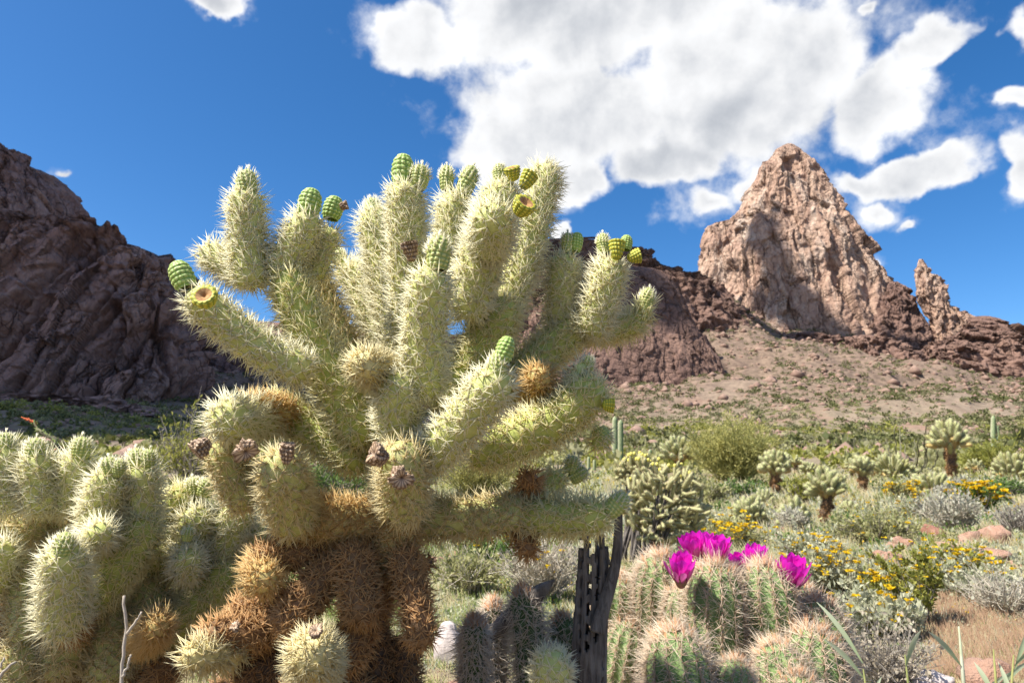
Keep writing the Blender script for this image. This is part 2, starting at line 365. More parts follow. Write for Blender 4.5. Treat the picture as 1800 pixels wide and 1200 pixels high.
def cells(p, seed):
    """nearest-cell random value and edge distance for points p (n,3)"""
    i = np.floor(p).astype(np.int64); best = np.full(len(p), 9.0, np.float32); sec = best.copy(); val = np.zeros(len(p), np.float32); tilt = np.zeros((len(p), 3), np.float32)
    for dx in (-1, 0, 1):
        for dy in (-1, 0, 1):
            for dz in (-1, 0, 1):
                c = i + (dx, dy, dz); h = [_hash(c[:, 0], c[:, 1], c[:, 2], seed + k) for k in range(4)]
                q = c + 0.5 + 0.45 * np.stack(h[:3], 1); d = np.linalg.norm(p - q, axis=1).astype(np.float32)
                m = d < best; sec = np.where(m, best, np.minimum(sec, d)); best = np.where(m, d, best); val = np.where(m, h[3], val)
                tilt[m] = ((p - q) * np.stack([h[1], h[2], h[0]], 1))[m]
    return val, sec - best, tilt.sum(1)
def loft(name, prof, D, depth, mat, label, cat='rock', nu=300, nv=220, seed=1, lump=4.0, rib=3.0, fine=1.0, ribw=14.0, shear=0.0,
         lean=0.0, p=0.8, crack=2.5, back=1.0, frontshift=0.0, rz=5.0, grooves=(), wob=3.0, rw=0.45):
    """a rock mass: rows of (photo y, left x, right x) at depth D swept round into a solid, then weathered"""
    prof = sorted(prof); ys = np.array([q[0] for q in prof], float)
    yy = np.linspace(0, 1, nv) ** 0.9 * (ys[-1] - ys[0]) + ys[0]
    xl = np.interp(yy, ys, [q[1] for q in prof]); xr = np.interp(yy, ys, [q[2] for q in prof])
    nf = int(nu * 0.74)
    th = np.concatenate([np.linspace(math.pi, 2 * math.pi, nf, endpoint=False), np.linspace(0, math.pi, nu - nf, endpoint=False)])
    ct, st = np.cos(th), np.sin(th)
    cx = np.sign(ct) * np.abs(ct) ** p; sy = np.sign(st) * np.abs(st) ** p
    L = np.array([PW(a, y, D) for a, y in zip(xl, yy)]); R = np.array([PW(a, y, D) for a, y in zip(xr, yy)])
    C = (L + R) / 2; w = (R - L)[:, 0] / 2
    zt = C[0, 2]
    X = C[:, 0:1] + w[:, None] * cx[None]
    dy = depth * w[:, None] * sy[None]
    dy = np.where(dy > 0, dy * back, dy)
    Y = D + dy + (lean * (C[:, 2:3] - zt)) + frontshift
    Z = np.repeat(C[:, 2:3], nu, 1)
    V = np.stack([X, Y, Z], -1).reshape(-1, 3)
    # outward directions
    n = np.stack([np.repeat(cx[None] / np.maximum(1, 1), nv, 0), np.repeat((sy / max(depth, .3))[None], nv, 0), np.full((nv, nu), 0.35)], -1).reshape(-1, 3)
    n /= np.linalg.norm(n, axis=1, keepdims=True)
    q = V.copy(); q[:, 0] += shear * V[:, 2]
    warp = fbm(V / 26, 3, seed + 50)
    q[:, 0] += warp * wob
    s_rib = np.stack([q[:, 0] / ribw, q[:, 1] / ribw, q[:, 2] / (ribw * rz)], 1)
    rb = ridged(s_rib, 3, seed)
    w3 = np.stack([fbm(V / 7, 2, seed + 90 + k) for k in range(3)], 1)
    qq = q + w3 * 1.1
    v1, e1, t1 = cells(qq / [[ribw, ribw, ribw * rz]], seed + 1)           # pillars
    v2, e2, t2 = cells(qq / [[ribw * .42, ribw * .42, ribw * .8]], seed + 2)  # blocks
    v3, e3, t3 = cells(qq / [[2.6, 2.6, 3.6]], seed + 3)                      # broken faces
    crk = np.exp(-(e1 / 0.05) ** 2) * np.clip(0.5 + 1.5 * vnoise(V / 30, seed + 8), 0, 1)
    st_ = vnoise(np.stack([q[:, 0] / 30, q[:, 1] / 30, (V[:, 2] + w3[:, 0] * 2) / 3.6], 1), seed + 33)
    h = (0.8 * lump * fbm(V / 38, 2, seed + 3) + rib * (rw * rb + 0.75 * v1 + 1.0 * t1) - crack * 0.5 * crk
         + fine * (1.7 * v2 + 2.2 * t2 + 0.8 * v3 + 1.2 * t3 + 0.7 * np.floor(st_ * 3) / 3 + 0.25 * fbm(V / 3.5, 3, seed + 11, 0.6)))
    for (gx, gy, wd, dp) in grooves:      # gullies that follow the lean of the ribs (photo x, y of one point on each)
        g0 = PW(gx, gy, D - depth * w.mean() * .8); gq = g0[0] + shear * g0[2]
        h = h - dp * np.exp(-np.abs((q[:, 0] + w3[:, 0] * 1.6 - gq) / wd) ** 1.0) * (V[:, 1] < D)
    h = h - np.percentile(h, 54)
    edge = np.clip(np.linspace(0, 1, nv) * 12, 0.15, 1)[:, None].repeat(nu, 1).ravel()
    wlim = np.clip(w / (lump * 2.2 + 1e-6), 0.12, 1)[:, None].repeat(nu, 1).ravel()
    V = V + n * (h * edge * wlim)[:, None]
    top = len(V); V = np.vstack([V, V[:nu].mean(0, keepdims=True) + [[0, 0, 0.3]]])
    i, j = np.meshgrid(np.arange(nv - 1), np.arange(nu), indexing='ij')
    a = i * nu + j; b = i * nu + (j + 1) % nu
    F = np.stack([a, a + nu, b + nu, b], -1).reshape(-1, 4)
    F3 = np.concatenate([F[:, [0, 1, 2]], F[:, [0, 2, 3]], np.stack([np.full(nu, top), np.arange(nu), (np.arange(nu) + 1) % nu], 1)])
    zb = V[:, 2].min(); c = V.mean(0)
    o = link(name, make_mesh(name, V - [[c[0], c[1], zb]], F3, False, [mat]), None, (c[0], c[1], zb))
    return tag(o, label, cat, kind='structure')
# ---- the pointed peak and its neighbours (photo y, left x, right x)
loft('mountain_peak', [(253, 1382, 1392), (257, 1373, 1399), (265, 1363, 1407), (280, 1352, 1417), (300, 1340, 1428), (318, 1332, 1434), (330, 1322, 1442),
      (345, 1316, 1450), (370, 1306, 1460), (392, 1290, 1471), (420, 1268, 1484), (450, 1256, 1500), (480, 1248, 1516), (500, 1256, 1528), (540, 1246, 1545), (600, 1236, 1560), (680, 1230, 1575)],
     520, 0.62, ROCK_PEAK, 'tall pointed rock peak with pale streaked face above the right slope', nu=520, nv=360, seed=21, lump=3.0, rib=4.6, ribw=13, fine=0.45, lean=0.10, crack=2.6, rz=9)
loft('rock_buttress', [(346, 1318, 1334), (360, 1306, 1344), (376, 1294, 1350), (388, 1276, 1356), (396, 1250, 1360), (402, 1238, 1362), (414, 1234, 1366), (440, 1231, 1370), (470, 1228, 1374), (500, 1224, 1378), (540, 1214, 1384), (640, 1205, 1390)],
     512, 0.36, ROCK_PEAK, 'square-shouldered sunlit rock buttress on the left side of the peak', nu=300, nv=200, seed=25, lump=2.5, rib=2.2, ribw=10, fine=0.45, p=0.7, lean=0.10, crack=1.2, rz=8)
loft('rock_buttress', [(378, 1450, 1462), (405, 1446, 1476), (440, 1452, 1498), (480, 1460, 1520), (520, 1466, 1540), (580, 1470, 1562), (660, 1470, 1575)],
     508, 0.55, ROCK_PEAK, 'narrow sunlit rib running down the right edge of the peak', nu=200, nv=180, seed=29, lump=2.0, rib=2.2, ribw=8, fine=0.8, lean=0.12, crack=1.5)
loft('rock_outcrop', [(496, 1564, 1578), (506, 1556, 1588), (522, 1550, 1597), (545, 1540, 1606), (575, 1520, 1614), (620, 1490, 1625), (690, 1450, 1650)],
     470, 0.6, ROCK_BROWN, 'brown rock outcrop between the peak and the thin spire', nu=240, nv=150, seed=31, lump=2.5, rib=2.4, ribw=9, fine=0.9, lean=0.2, crack=1.6)
loft('rock_spire', [(456, 1615, 1622), (466, 1612, 1626), (480, 1609, 1632), (486, 1608, 1640), (496, 1608, 1650), (512, 1610, 1657), (528, 1613, 1661), (540, 1616, 1664), (552, 1622, 1686),
      (566, 1628, 1702), (585, 1632, 1718), (620, 1620, 1750), (690, 1600, 1790)],
     460, 0.45, ROCK_PEAK, 'thin finger-like rock spire standing right of the peak', nu=240, nv=220, seed=35, lump=1.6, rib=1.6, ribw=7, fine=0.7, lean=0.12, crack=1.2)
loft('rock_ridge', [(556, 1716, 1740), (562, 1702, 1756), (574, 1690, 1762), (586, 1670, 1790), (600, 1640, 1850), (620, 1600, 1900), (650, 1578, 1960), (690, 1565, 2020), (760, 1540, 2080)],
     410, 0.30, ROCK_BROWN, 'broken brown rock ridge sloping down to the right edge', nu=420, nv=200, seed=41, lump=4.0, rib=3.2, ribw=12, fine=1.2, lean=0.45, shear=0.5, crack=2.2)
loft('rock_outcrop', [(584, 1402, 1432), (592, 1384, 1462), (606, 1372, 1482), (626, 1366, 1496), (670, 1360, 1510)],
     425, 0.5, ROCK_BROWN, 'broken ledge on the slope just below the middle of the peak', nu=180, nv=90, seed=43, lump=2.5, rib=2.2, ribw=8, fine=1.1, lean=0.7, crack=1.6)
loft('rock_outcrop', [(590, 1500, 1530), (600, 1484, 1556), (618, 1470, 1576), (644, 1462, 1590), (690, 1456, 1600)],
     400, 0.5, ROCK_BROWN, 'brown rocky hump on the slope below the outcrop beside the spire', nu=180, nv=90, seed=45, lump=2.5, rib=2.2, ribw=8, fine=1.1, lean=0.7, crack=1.6)
loft('rock_outcrop', [(522, 1246, 1262), (530, 1236, 1284), (542, 1226, 1300), (560, 1216, 1312), (600, 1210, 1320)],
     450, 0.5, ROCK_BROWN, 'low dark ledge on the saddle between the dome ridge and the peak', nu=160, nv=80, seed=47, lump=2.0, rib=2.0, ribw=7, fine=1.0, lean=0.6, crack=1.4)
loft('rock_ridge', [(421, 944, 958), (425, 938, 1000), (418, 1030, 1052), (432, 935, 1080), (450, 932, 1128), (465, 929, 1150), (480, 926, 1182), (492, 923, 1225), (510, 918, 1262), (560, 908, 1300), (640, 890, 1330), (720, 880, 1340)],
     430, 0.42, ROCK_BROWN, 'dark stepped ridge behind the rounded dome and the big cactus', nu=360, nv=220, seed=51, lump=3.5, rib=2.5, ribw=11, fine=1.2, p=0.75, lean=0.08)
loft('rock_dome', [(470, 1108, 1132), (474, 1090, 1150), (484, 1060, 1172), (500, 1030, 1188), (530, 990, 1203), (560, 960, 1212), (600, 930, 1230), (640, 905, 1248), (680, 890, 1258), (740, 880, 1266)],
     345, 0.45, ROCK_BROWN, 'smooth rounded brown rock dome behind the right arms of the big cactus', nu=360, nv=220, seed=55, lump=3.2, rib=1.0, ribw=16, fine=0.42, lean=0.22, crack=.8)
loft('rock_ridge', [(566, 430, 470), (572, 400, 560), (580, 360, 640), (590, 330, 760), (606, 300, 860), (630, 290, 930), (700, 280, 980), (760, 280, 990)],
     400, 0.25, ROCK_SHADE, 'low dark ridge seen between the arms of the big cactus', nu=360, nv=110, seed=58, lump=3, rib=3, ribw=10, fine=1.0, lean=0.3, crack=2)
# ---- the shaded cliffs on the left
loft('cliff', [(-260, -560, -440), (-100, -700, -320), (60, -860, -180), (180, -960, -80), (268, -1020, -34), (282, -1030, -6), (292, -1040, 28), (304, -1040, 60), (318, -1050, 94), (334, -1060, 122), (352, -1060, 150),
      (392, -1080, 168), (412, -1090, 180), (432, -1090, 186), (480, -1100, 200), (600, -1120, 230), (760, -1120, 260)],
     320, 0.30, ROCK_SHADE, 'upper tier of the shaded cliff at the left edge', nu=420, nv=300, seed=61, lump=4.0, rib=3.2, ribw=12, fine=0.8, p=0.55, shear=-0.2, lean=0.12, crack=3.0, rz=8, wob=0.8, rw=0.15)
loft('cliff', [(376, -700, -80), (388, -720, 30), (398, -740, 70), (414, -760, 160), (424, -770, 215), (432, -770, 244), (444, -775, 270), (462, -780, 290), (482, -790, 308), (520, -800, 325),
      (560, -810, 338), (620, -820, 346), (700, -830, 354), (790, -830, 360)],
     235, 0.30, ROCK_SHADE, 'long ribbed brown cliff in shade left of the big cactus', nu=620, nv=300, seed=67, lump=2.0, rib=4.0, ribw=9, fine=0.7, p=0.6, shear=-0.42, lean=0.16, crack=4.0, rz=9, wob=0.8, rw=0.12,
     grooves=((95, 560, 3.2, 9), (245, 600, 2.6, 8), (20, 650, 2.0, 4), (160, 640, 1.8, 5), (296, 660, 1.6, 5), (322, 640, 1.6, 4), (-60, 560, 3, 7), (200, 520, 1.6, 4)))
loft('rock_outcrop', [(692, -200, 40), (697, -300, 130), (705, -320, 210), (716, -330, 262), (740, -330, 300)],
     175, 0.12, ROCK_SHADE, 'low rocky ledge below the shaded cliff', nu=260, nv=60, seed=71, lump=1.2, rib=0.9, ribw=5, fine=0.5, lean=1.2, crack=0.8)

# ---- clouds that stand between the sun and the cliffs: they lie outside the picture, to the left and above
CLOUD_MAT, _t, _b = pmat('cloud_white', 1.0, 0.0)
_b.inputs['Base Color'].default_value = (0.9, 0.9, 0.92, 1)
def cloud(label, targets, H, seed):
    """puffs hung over the places whose sunlight they take: targets are (photo x, y, depth, radius in metres)"""
    rng = np.random.default_rng(seed)
    n1, n2 = 18, 12
    th, ph = np.meshgrid(np.linspace(0, 2*math.pi, n1, endpoint=False), np.linspace(0, math.pi, n2), indexing='ij')
    sp = np.stack([np.cos(th)*np.sin(ph), np.sin(th)*np.sin(ph), np.cos(ph)], -1).reshape(-1, 3)
    i, j = np.meshgrid(np.arange(n1), np.arange(n2 - 1), indexing='ij')
    a = i * n2 + j; b = ((i + 1) % n1) * n2 + j
    f = np.stack([a, a + 1, b + 1, b], -1).reshape(-1, 4)
    VV, FF, o = [], [], 0; Sv = np.array(S)
    for k, (x, y, D, r) in enumerate(targets):
        p = PW(x, y, D); c = p + Sv * ((H - p[2]) / Sv[2])
        s = sp * r * (1 + 0.22 * vnoise(sp * 2.5 + k * 3.1, seed)[:, None]) * [[1, 1, 0.7]]
        VV.append(s + c + [[0, 0, rng.uniform(-.1, .2) * r]]); FF.append(f + o); o += len(s)
    V = np.concatenate(VV); c = V.mean(0)
    ob = link('cloud', make_mesh('cloud', V - c, np.concatenate(FF), True, [CLOUD_MAT]), None, c)
    return tag(ob, label, None, kind='structure')
rc = np.random.default_rng(3)
T1 = [(x + rc.uniform(-12, 12), y, D, r * 1.25) for (D, ys, r, x0, x1, st) in ((100, (775,), 20, -400, 400, 110), (150, (750,), 30, -300, 400, 100), (200, (720, 660, 600), 36, -300, 380, 90), (225, (560, 480, 400), 40, -400, 330, 80), (280, (420, 340, 260, 180), 50, -500, 200, 80), (330, (640,), 40, 250, 480, 90)) for y in ys for x in range(x0, x1, st)]
cloud('white cumulus cloud whose shadow lies on the left cliff', T1, 950, 5)
T2 = [(1392, 462, 496, 8), (1396, 425, 500, 6), (1392, 500, 494, 10), (1408, 540, 490, 13), (1390, 575, 470, 14), (1430, 585, 470, 17), (1480, 615, 450, 18), (1540, 640, 430, 18), (1400, 620, 430, 20), (1590, 600, 440, 14),
      (1130, 540, 340, 20), (1180, 600, 340, 18), (1080, 600, 340, 22), (1010, 560, 350, 22), (960, 600, 350, 20), (1150, 490, 420, 14), (1080, 470, 420, 16), (1000, 480, 420, 16), (1230, 530, 420, 12), (950, 470, 420, 12)]
cloud('ragged cloud whose shadow crosses the dome and the foot of the peak', T2, 900, 9)
# ================================================================ CACTI: builders
RNG = np.random.default_rng(7)
def unit(v): return v / np.maximum(np.linalg.norm(v, axis=-1, keepdims=True), 1e-9)
def axis_frames(P):
    """points along an axis (n,3) -> tangents and two normals carried along without twist"""
    T = unit(np.gradient(P, axis=0)); N = np.zeros_like(P)
    up = np.array((0.13, 0.27, 0.95)) if abs(T[0] @ np.array((0.13, 0.27, 0.95))) < 0.9 else np.array((0.95, 0.2, 0.1))
    n = np.cross(T[0], up); n /= np.linalg.norm(n)
    for i in range(len(P)):
        n = n - T[i] * (n @ T[i]); n /= np.linalg.norm(n); N[i] = n
    return T, N, np.cross(T, N)
def tube(P, R, sides=6, cap=True):
    P = np.asarray(P, float); R = np.broadcast_to(np.asarray(R, float), (len(P),))
    T, N, B = axis_frames(P)
    a = np.linspace(0, 2*math.pi, sides, endpoint=False)
    V = P[:, None] + R[:, None, None] * (np.cos(a)[None, :, None] * N[:, None] + np.sin(a)[None, :, None] * B[:, None])
    n = len(P); V = V.reshape(-1, 3)
    i, j = np.meshgrid(np.arange(n-1), np.arange(sides), indexing='ij')
    q = i*sides + j; q2 = i*sides + (j+1) % sides
    F = np.concatenate([np.stack([q, q2, q2+sides], -1).reshape(-1, 3), np.stack([q, q2+sides, q+sides], -1).reshape(-1, 3)])
    if cap:
        m = len(V); V = np.vstack([V, P[:1], P[-1:]]); k = np.arange(sides); k2 = (k+1) % sides
        F = np.concatenate([F, np.stack([np.full(sides, m), k2, k], 1), np.stack([np.full(sides, m+1), (n-1)*sides+k, (n-1)*sides+k2], 1)])
    return V, F
def cat_meshes(parts):
    Vs, Fs, o = [], [], 0
    for V, F in parts:
        Vs.append(V); Fs.append(F + o); o += len(V)
    return np.concatenate(Vs), np.concatenate(Fs)
def spikes(base, dirs, length, rad, rng, t0=(0.0, 0.35), t1=(0.55, 1.0), curve=0.0):
    """three-sided tapering needles; tint runs from butt to point"""
    n = len(base); dirs = unit(dirs)
    ref = np.where(np.abs(dirs[:, 2:3]) < 0.9, np.array([[0, 0, 1.0]]), np.array([[1.0, 0, 0]]))
    u = unit(np.cross(dirs, ref)); v = np.cross(dirs, u)
    L = np.broadcast_to(length, (n,))[:, None]; R = np.broadcast_to(rad, (n,))[:, None]
    ring = [base + R * (math.cos(a) * u + math.sin(a) * v) for a in (0.3, 2.394, 4.489)]
    tip = base + dirs * L
    if curve: tip = tip + np.array([[0, 0, -1.0]]) * (curve * L * rng.uniform(0.2, 1, (n, 1)))
    V = np.stack(ring + [tip], 1).reshape(-1, 3)
    o = np.arange(n)[:, None] * 4
    F = np.concatenate([o + np.array([[0, 1, 3]]), o + np.array([[1, 2, 3]]), o + np.array([[2, 0, 3]])])
    a = rng.uniform(*t0, n); b = rng.uniform(*t1, n)
    tint = np.stack([a, a, a, b], 1).ravel()
    return V, F, tint

# spine colour: butt -> point ; body colour
def bodymat(name, c1, c2, scale=90):
    return noisy(name, c1, c2, scale, 0.6, 160, 0.5, 0.004, spec=0.3)
STY = {}
def style(k, butt, point, b1, b2, slen, trans=0.55, area=0.0128, per=9):
    STY[k] = dict(sp=leafmat('spines_' + k, butt, point, trans, 0.55, spec=0.25), bo=bodymat('stem_' + k, b1, b2), L=slen, area=area, per=per)
style('white', (0.95, 0.88, 0.58), (1.0, 0.98, 0.82), (0.42, 0.45, 0.13), (0.56, 0.56, 0.22), 0.0265)
style('green', (0.90, 0.82, 0.45), (0.98, 0.94, 0.68), (0.33, 0.38, 0.08), (0.46, 0.48, 0.14), 0.026)
style('straw', (0.78, 0.64, 0.32), (0.95, 0.89, 0.64), (0.36, 0.38, 0.12), (0.50, 0.48, 0.20), 0.026)
style('gold', (0.68, 0.43, 0.14), (0.93, 0.78, 0.45), (0.46, 0.36, 0.13), (0.58, 0.46, 0.18), 0.025, area=0.0108)
style('brown', (0.40, 0.20, 0.07), (0.74, 0.47, 0.22), (0.14, 0.075, 0.03), (0.25, 0.14, 0.06), 0.023, 0.25, 0.0110, 9)
style('dark', (0.20, 0.10, 0.04), (0.50, 0.29, 0.13), (0.06, 0.035, 0.02), (0.12, 0.07, 0.035), 0.022, 0.2, 0.0110, 9)
style('cream', (0.72, 0.58, 0.24), (0.92, 0.86, 0.60), (0.56, 0.48, 0.20), (0.68, 0.60, 0.30), 0.026, 0.4, 0.0098, 8)

def joint_geo(P, R, sides=16):
    """P (n,3) axis, R (n,) radii -> body + sampler"""
    return tube(P, R, sides)
def capsule_axis(p0, p1, r0, r1, bend, n=15):
    p0 = np.asarray(p0, float); p1 = np.asarray(p1, float)
    L = np.linalg.norm(p1 - p0)
    m = (p0 + p1) / 2 + np.asarray(bend, float)
    e = (1 - np.cos(np.linspace(0, math.pi, n))) / 2
    t = 0.35 * np.linspace(0, 1, n) + 0.65 * e
    P = ((1-t)**2)[:, None] * p0 + (2*t*(1-t))[:, None] * m + (t*t)[:, None] * p1
    r = r0 + (r1 - r0) * t
    s = t * L; cap1 = min(r1 * 1.15, L * 0.5); cap0 = min(r0 * 0.8, L * 0.4)
    k = np.ones(n)
    x = np.clip((L - s) / cap1, 0, 1); k *= np.sqrt(np.clip(1 - (1 - x)**2, 0.0004, 1))
    x = np.clip(s / cap0, 0, 1); k *= 0.35 + 0.65 * np.sqrt(np.clip(1 - (1 - x)**2, 0, 1))
    return P, r * k
def areoles(P, R, spacing, rng):
    T, N, B = axis_frames(P)
    seg = np.linalg.norm(np.diff(P, axis=0), axis=1); ds = np.sqrt(seg**2 + np.diff(R)**2)
    ar = np.concatenate([[0], np.cumsum(ds * (R[1:] + R[:-1]) / 2 * 2 * math.pi)])
    n = max(10, int(ar[-1] / spacing**2))
    q = (np.arange(n) + 0.5) / n * ar[-1]
    f = np.interp(q, ar, np.arange(len(P))); i = np.clip(f.astype(int), 0, len(P)-2); w = (f - i)[:, None]
    lerp = lambda A: A[i] * (1-w) + A[i+1] * w
    c = lerp(P); r = lerp(R[:, None]); t = unit(lerp(T)); nn = unit(lerp(N)); bb = np.cross(t, nn)
    sl = (np.diff(R) / np.maximum(seg, 1e-6))[i][:, None]
    a = (np.arange(n) * 2.39996)[:, None] + rng.uniform(-0.12, 0.12, (n, 1))
    rad = np.cos(a) * nn + np.sin(a) * bb
    return c + rad * r, unit(rad - t * np.clip(sl, -4, 4)), t, f / (len(P) - 1)

def joint(root, p0, p1, r0, r1, sty, bend=(0, 0, 0), rng=RNG, dens=1.0, slen=1.0, srad=1.0, name='stem_joint'):
    st = STY[sty]
    P, R = capsule_axis(p0, p1, r0, r1, bend)
    V, F = tube(P, R, 16)
    o0 = np.asarray(p0, float)
    me = make_mesh(name, V - o0, F, True, [st['bo']])
    rl = world_loc(root)
    ob = link(name, me, root, Vector(o0) - rl)
    A, Nn, T, tt = areoles(P, R, st['area'] * rng.uniform(0.95, 1.05), rng)
    k = max(3, int(st['per'] * dens)); n = len(A)
    base = np.repeat(A, k, 0); nor = np.repeat(Nn, k, 0); tg = np.repeat(T, k, 0)
    m = n * k
    az = rng.uniform(0, 2*math.pi, m)[:, None]; tau = np.radians(rng.uniform(15, 78, m))[:, None]
    s1 = unit(np.cross(nor, tg) + 1e-6); s2 = np.cross(nor, s1)
    d = nor * np.cos(tau) + np.sin(tau) * (np.cos(az) * s1 + np.sin(az) * s2)
    ln = st['L'] * slen * rng.uniform(0.55, 1.15, m)
    tip = np.repeat(np.clip((tt - 0.9) / 0.1, 0, 1), k); ln = ln * (1 - 0.35 * tip)
    VS, FS, ti = spikes(base - nor * 0.001, d, ln, 0.00122 * srad * rng.uniform(0.7, 1.2, m), rng)
    sp = link('spines', make_mesh('spines', VS - o0, FS, True, [st['sp']], attrs={'tint': ti}), ob); sp['kind'] = 'stuff'
    return ob

# ---- fruits and buds
FRUIT_MATS = {}
def fruitmat(k, low, high, trans=0.0):
    m, t, b = pmat('fruit_' + k, 0.5, 0.35)
    at = t.new('ShaderNodeAttribute', attribute_name='tint').outputs['Fac']
    g = t.new('ShaderNodeNewGeometry').outputs['Position']
    c = t.mix(t.maprange(at, 0.25, 0.9), low, high)
    c = t.mix(t.maprange(t.noise(g, 60, 3), 0.45, 0.7, 0, 0.4), c, low); c = t.mix(t.maprange(t.noise(g, 130, 4, .7), 0.60, 0.72, 0, .7), c, (0.34, 0.22, 0.10))
    t.link(c, b.inputs['Base Color']); FRUIT_MATS[k] = m
fruitmat('bud', (0.26, 0.32, 0.08), (0.56, 0.54, 0.20))
fruitmat('fruit', (0.22, 0.34, 0.06), (0.50, 0.58, 0.20))
fruitmat('open', (0.26, 0.30, 0.03), (0.66, 0.56, 0.06))
fruitmat('dry', (0.16, 0.095, 0.055), (0.52, 0.37, 0.24))
fruitmat('plain', (0.10, 0.20, 0.03), (0.20, 0.32, 0.06))
CUP_MAT = noisy('fruit_cup', (0.30, 0.14, 0.05), (0.55, 0.32, 0.14), 180, 0.8)
def fruit(root, c, ax, r, h, kind, rng=RNG):
    """barrel of tubercles; the opened ones have a dished brown top"""
    nu_, nv_ = 70, 50
    v = np.linspace(0, 1, nv_); a = np.linspace(0, 2*math.pi, nu_, endpoint=False)
    if kind in ('open', 'dry'):
        pr = np.interp(v, [0, .08, .25, .55, .8, .9, .94, 1], [.05, .45, .72, .96, 1.0, .86, .46, .02]); pz = np.interp(v, [0, .08, .8, .9, .95, 1], [0, .05, .95, 1, .90, .74])
    else:
        pr = np.sqrt(np.clip(1 - np.abs(2*v - 0.86)**2.6 / 1.45, 0.002, 1)); pz = v.copy(); pr[-1] = .02
    nA = int(rng.integers(6, 8)); tw = rng.uniform(-1.2, 1.2); r = r * rng.uniform(.92, 1.08); kk = 8 if kind == 'bud' else 6.5
    A, VV = np.meshgrid(a, v)
    bm = np.cos(nA * (A + tw * VV)) * np.cos(kk * math.pi * VV); bm = np.clip(bm, -1, 1); bm = np.where(bm < 0, bm, bm)
    b2 = np.clip(np.abs(bm), 0, 1) ** 0.8
    amp = {'bud': .15, 'fruit': .15, 'open': .20, 'dry': .22, 'plain': .08}[kind]
    jit = rng.normal(0, .12 if kind == 'dry' else .03, A.shape) + .10 * np.sin(A * 2 + tw * 3) * VV + (0.9 * fbm(np.stack([np.cos(A).ravel() * 1.6, np.sin(A).ravel() * 1.6, VV.ravel() * 3 + rng.uniform(0, 50)], 1), 3, 3).reshape(A.shape) if kind == 'dry' else 0)
    body = np.clip(1 - np.clip((VV - .88) / .08, 0, 1), 0, 1) if kind in ('open', 'dry') else np.ones_like(VV)
    rr = pr[:, None] * r * (1 + (amp * b2 + jit * .6) * body)
    zz = pz[:, None] * h + 0 * A
    ax = unit(np.asarray(ax, float)); x = unit(np.cross(ax, (0.21, 0.93, 0.3))); y = np.cross(ax, x)
    o0 = np.asarray(c, float)
    Vt = rr[..., None] * (np.cos(A)[..., None] * x + np.sin(A)[..., None] * y) + zz[..., None] * ax
    Vt = Vt.reshape(-1, 3)
    i, j = np.meshgrid(np.arange(nv_-1), np.arange(nu_), indexing='ij')
    q = i*nu_ + j; q2 = i*nu_ + (j+1) % nu_
    F = np.stack([q, q2, q2+nu_, q+nu_], -1).reshape(-1, 4)
    mi = np.zeros(len(F), int)
    if kind in ('open', 'dry'): mi[i.ravel() >= int(nv_*0.9)] = 1
    me = make_mesh('fruit', Vt, F, True, [FRUIT_MATS[kind], CUP_MAT if kind == 'open' else FRUIT_MATS[kind]], mi, {'tint': (b2 * (1 if kind != 'plain' else .6)).ravel()})
    ob = link({'bud': 'bud', 'dry': 'dried_fruit'}.get(kind, 'fruit'), me, root, Vector(o0) - world_loc(root))
    if kind in ('bud',):
        pk = (b2.ravel() > .93) & (VV.ravel() > .45)
        base = Vt[pk]; nn = unit(base - (0.4 * h) * ax)
        rep = 3; base = np.repeat(base, rep, 0); nn = np.repeat(nn, rep, 0) + rng.normal(0, .28, (len(base), 3)) + ax * .5
        VS, FS, ti = spikes(base, nn, r * rng.uniform(.35, .75, len(base)), 0.0005, rng, (.3, .6), (.8, 1))
        s = link('spines', make_mesh('spines', VS, FS, True, [STY['white']['sp']], attrs={'tint': ti}), ob); s['kind'] = 'stuff'
    return ob

def px_plant(name, label, cat, base, joints, fruits, D, dens=1.0, slen=1.0):
    root = thing(name, label, cat, base)
    for q in joints:
        x0, y0, d0, x1, y1, d1, r0, r1, sty = q[:9]; k_ = .64 if sty in ('brown', 'dark') else .76; r0 *= k_; r1 *= k_
        for f in fruits:      # a joint ends where the bud on its tip begins
            if f[6] in ('bud', 'fruit') and math.hypot(f[0] - x1, f[1] - y1) < 34 and abs(f[2] - d1) < .07:
                L = math.hypot(x1 - x0, y1 - y0); k = max(0.55, 1 - 12 / max(L, 1)); x1, y1 = x0 + (x1 - x0) * k, y0 + (y1 - y0) * k; break
        bx = q[9] if len(q) > 9 else (0, 0)
        p0 = PW(x0, y0, D * d0); p1 = PW(x1, y1, D * d1); s = D * (d0 + d1) / 2 / FPX
        bend = np.array((bx[0] * s, 0, -bx[1] * s))
        joint(root, p0, p1, r0 * s, r1 * s, sty, bend, dens=dens, slen=slen * D * (d0 + d1) / 2)
    for (x, y, d, ax, r, h, kind) in fruits:
        if kind in ('bud', 'fruit'):      # sit on the tip that carries it
            q = min(joints, key=lambda q: math.hypot(q[3] - x, q[4] - y)); d = q[5] if math.hypot(q[3] - x, q[4] - y) < 48 else d
        s = D * d / FPX; r = r * (.86 if kind != 'dry' else .8); h = h * (1.2 if kind in ('bud', 'fruit') else .95); y = y - (h * .06 if kind in ('bud', 'fruit') else 0)
        axw = np.array((ax[0], ax[2] if len(ax) > 2 else 0.0, -ax[1]))
        c = PW(x, y, D * d) - unit(axw) * (h * s * 0.5)
        fruit(root, c, axw, r * s, h * s, kind)
    return root

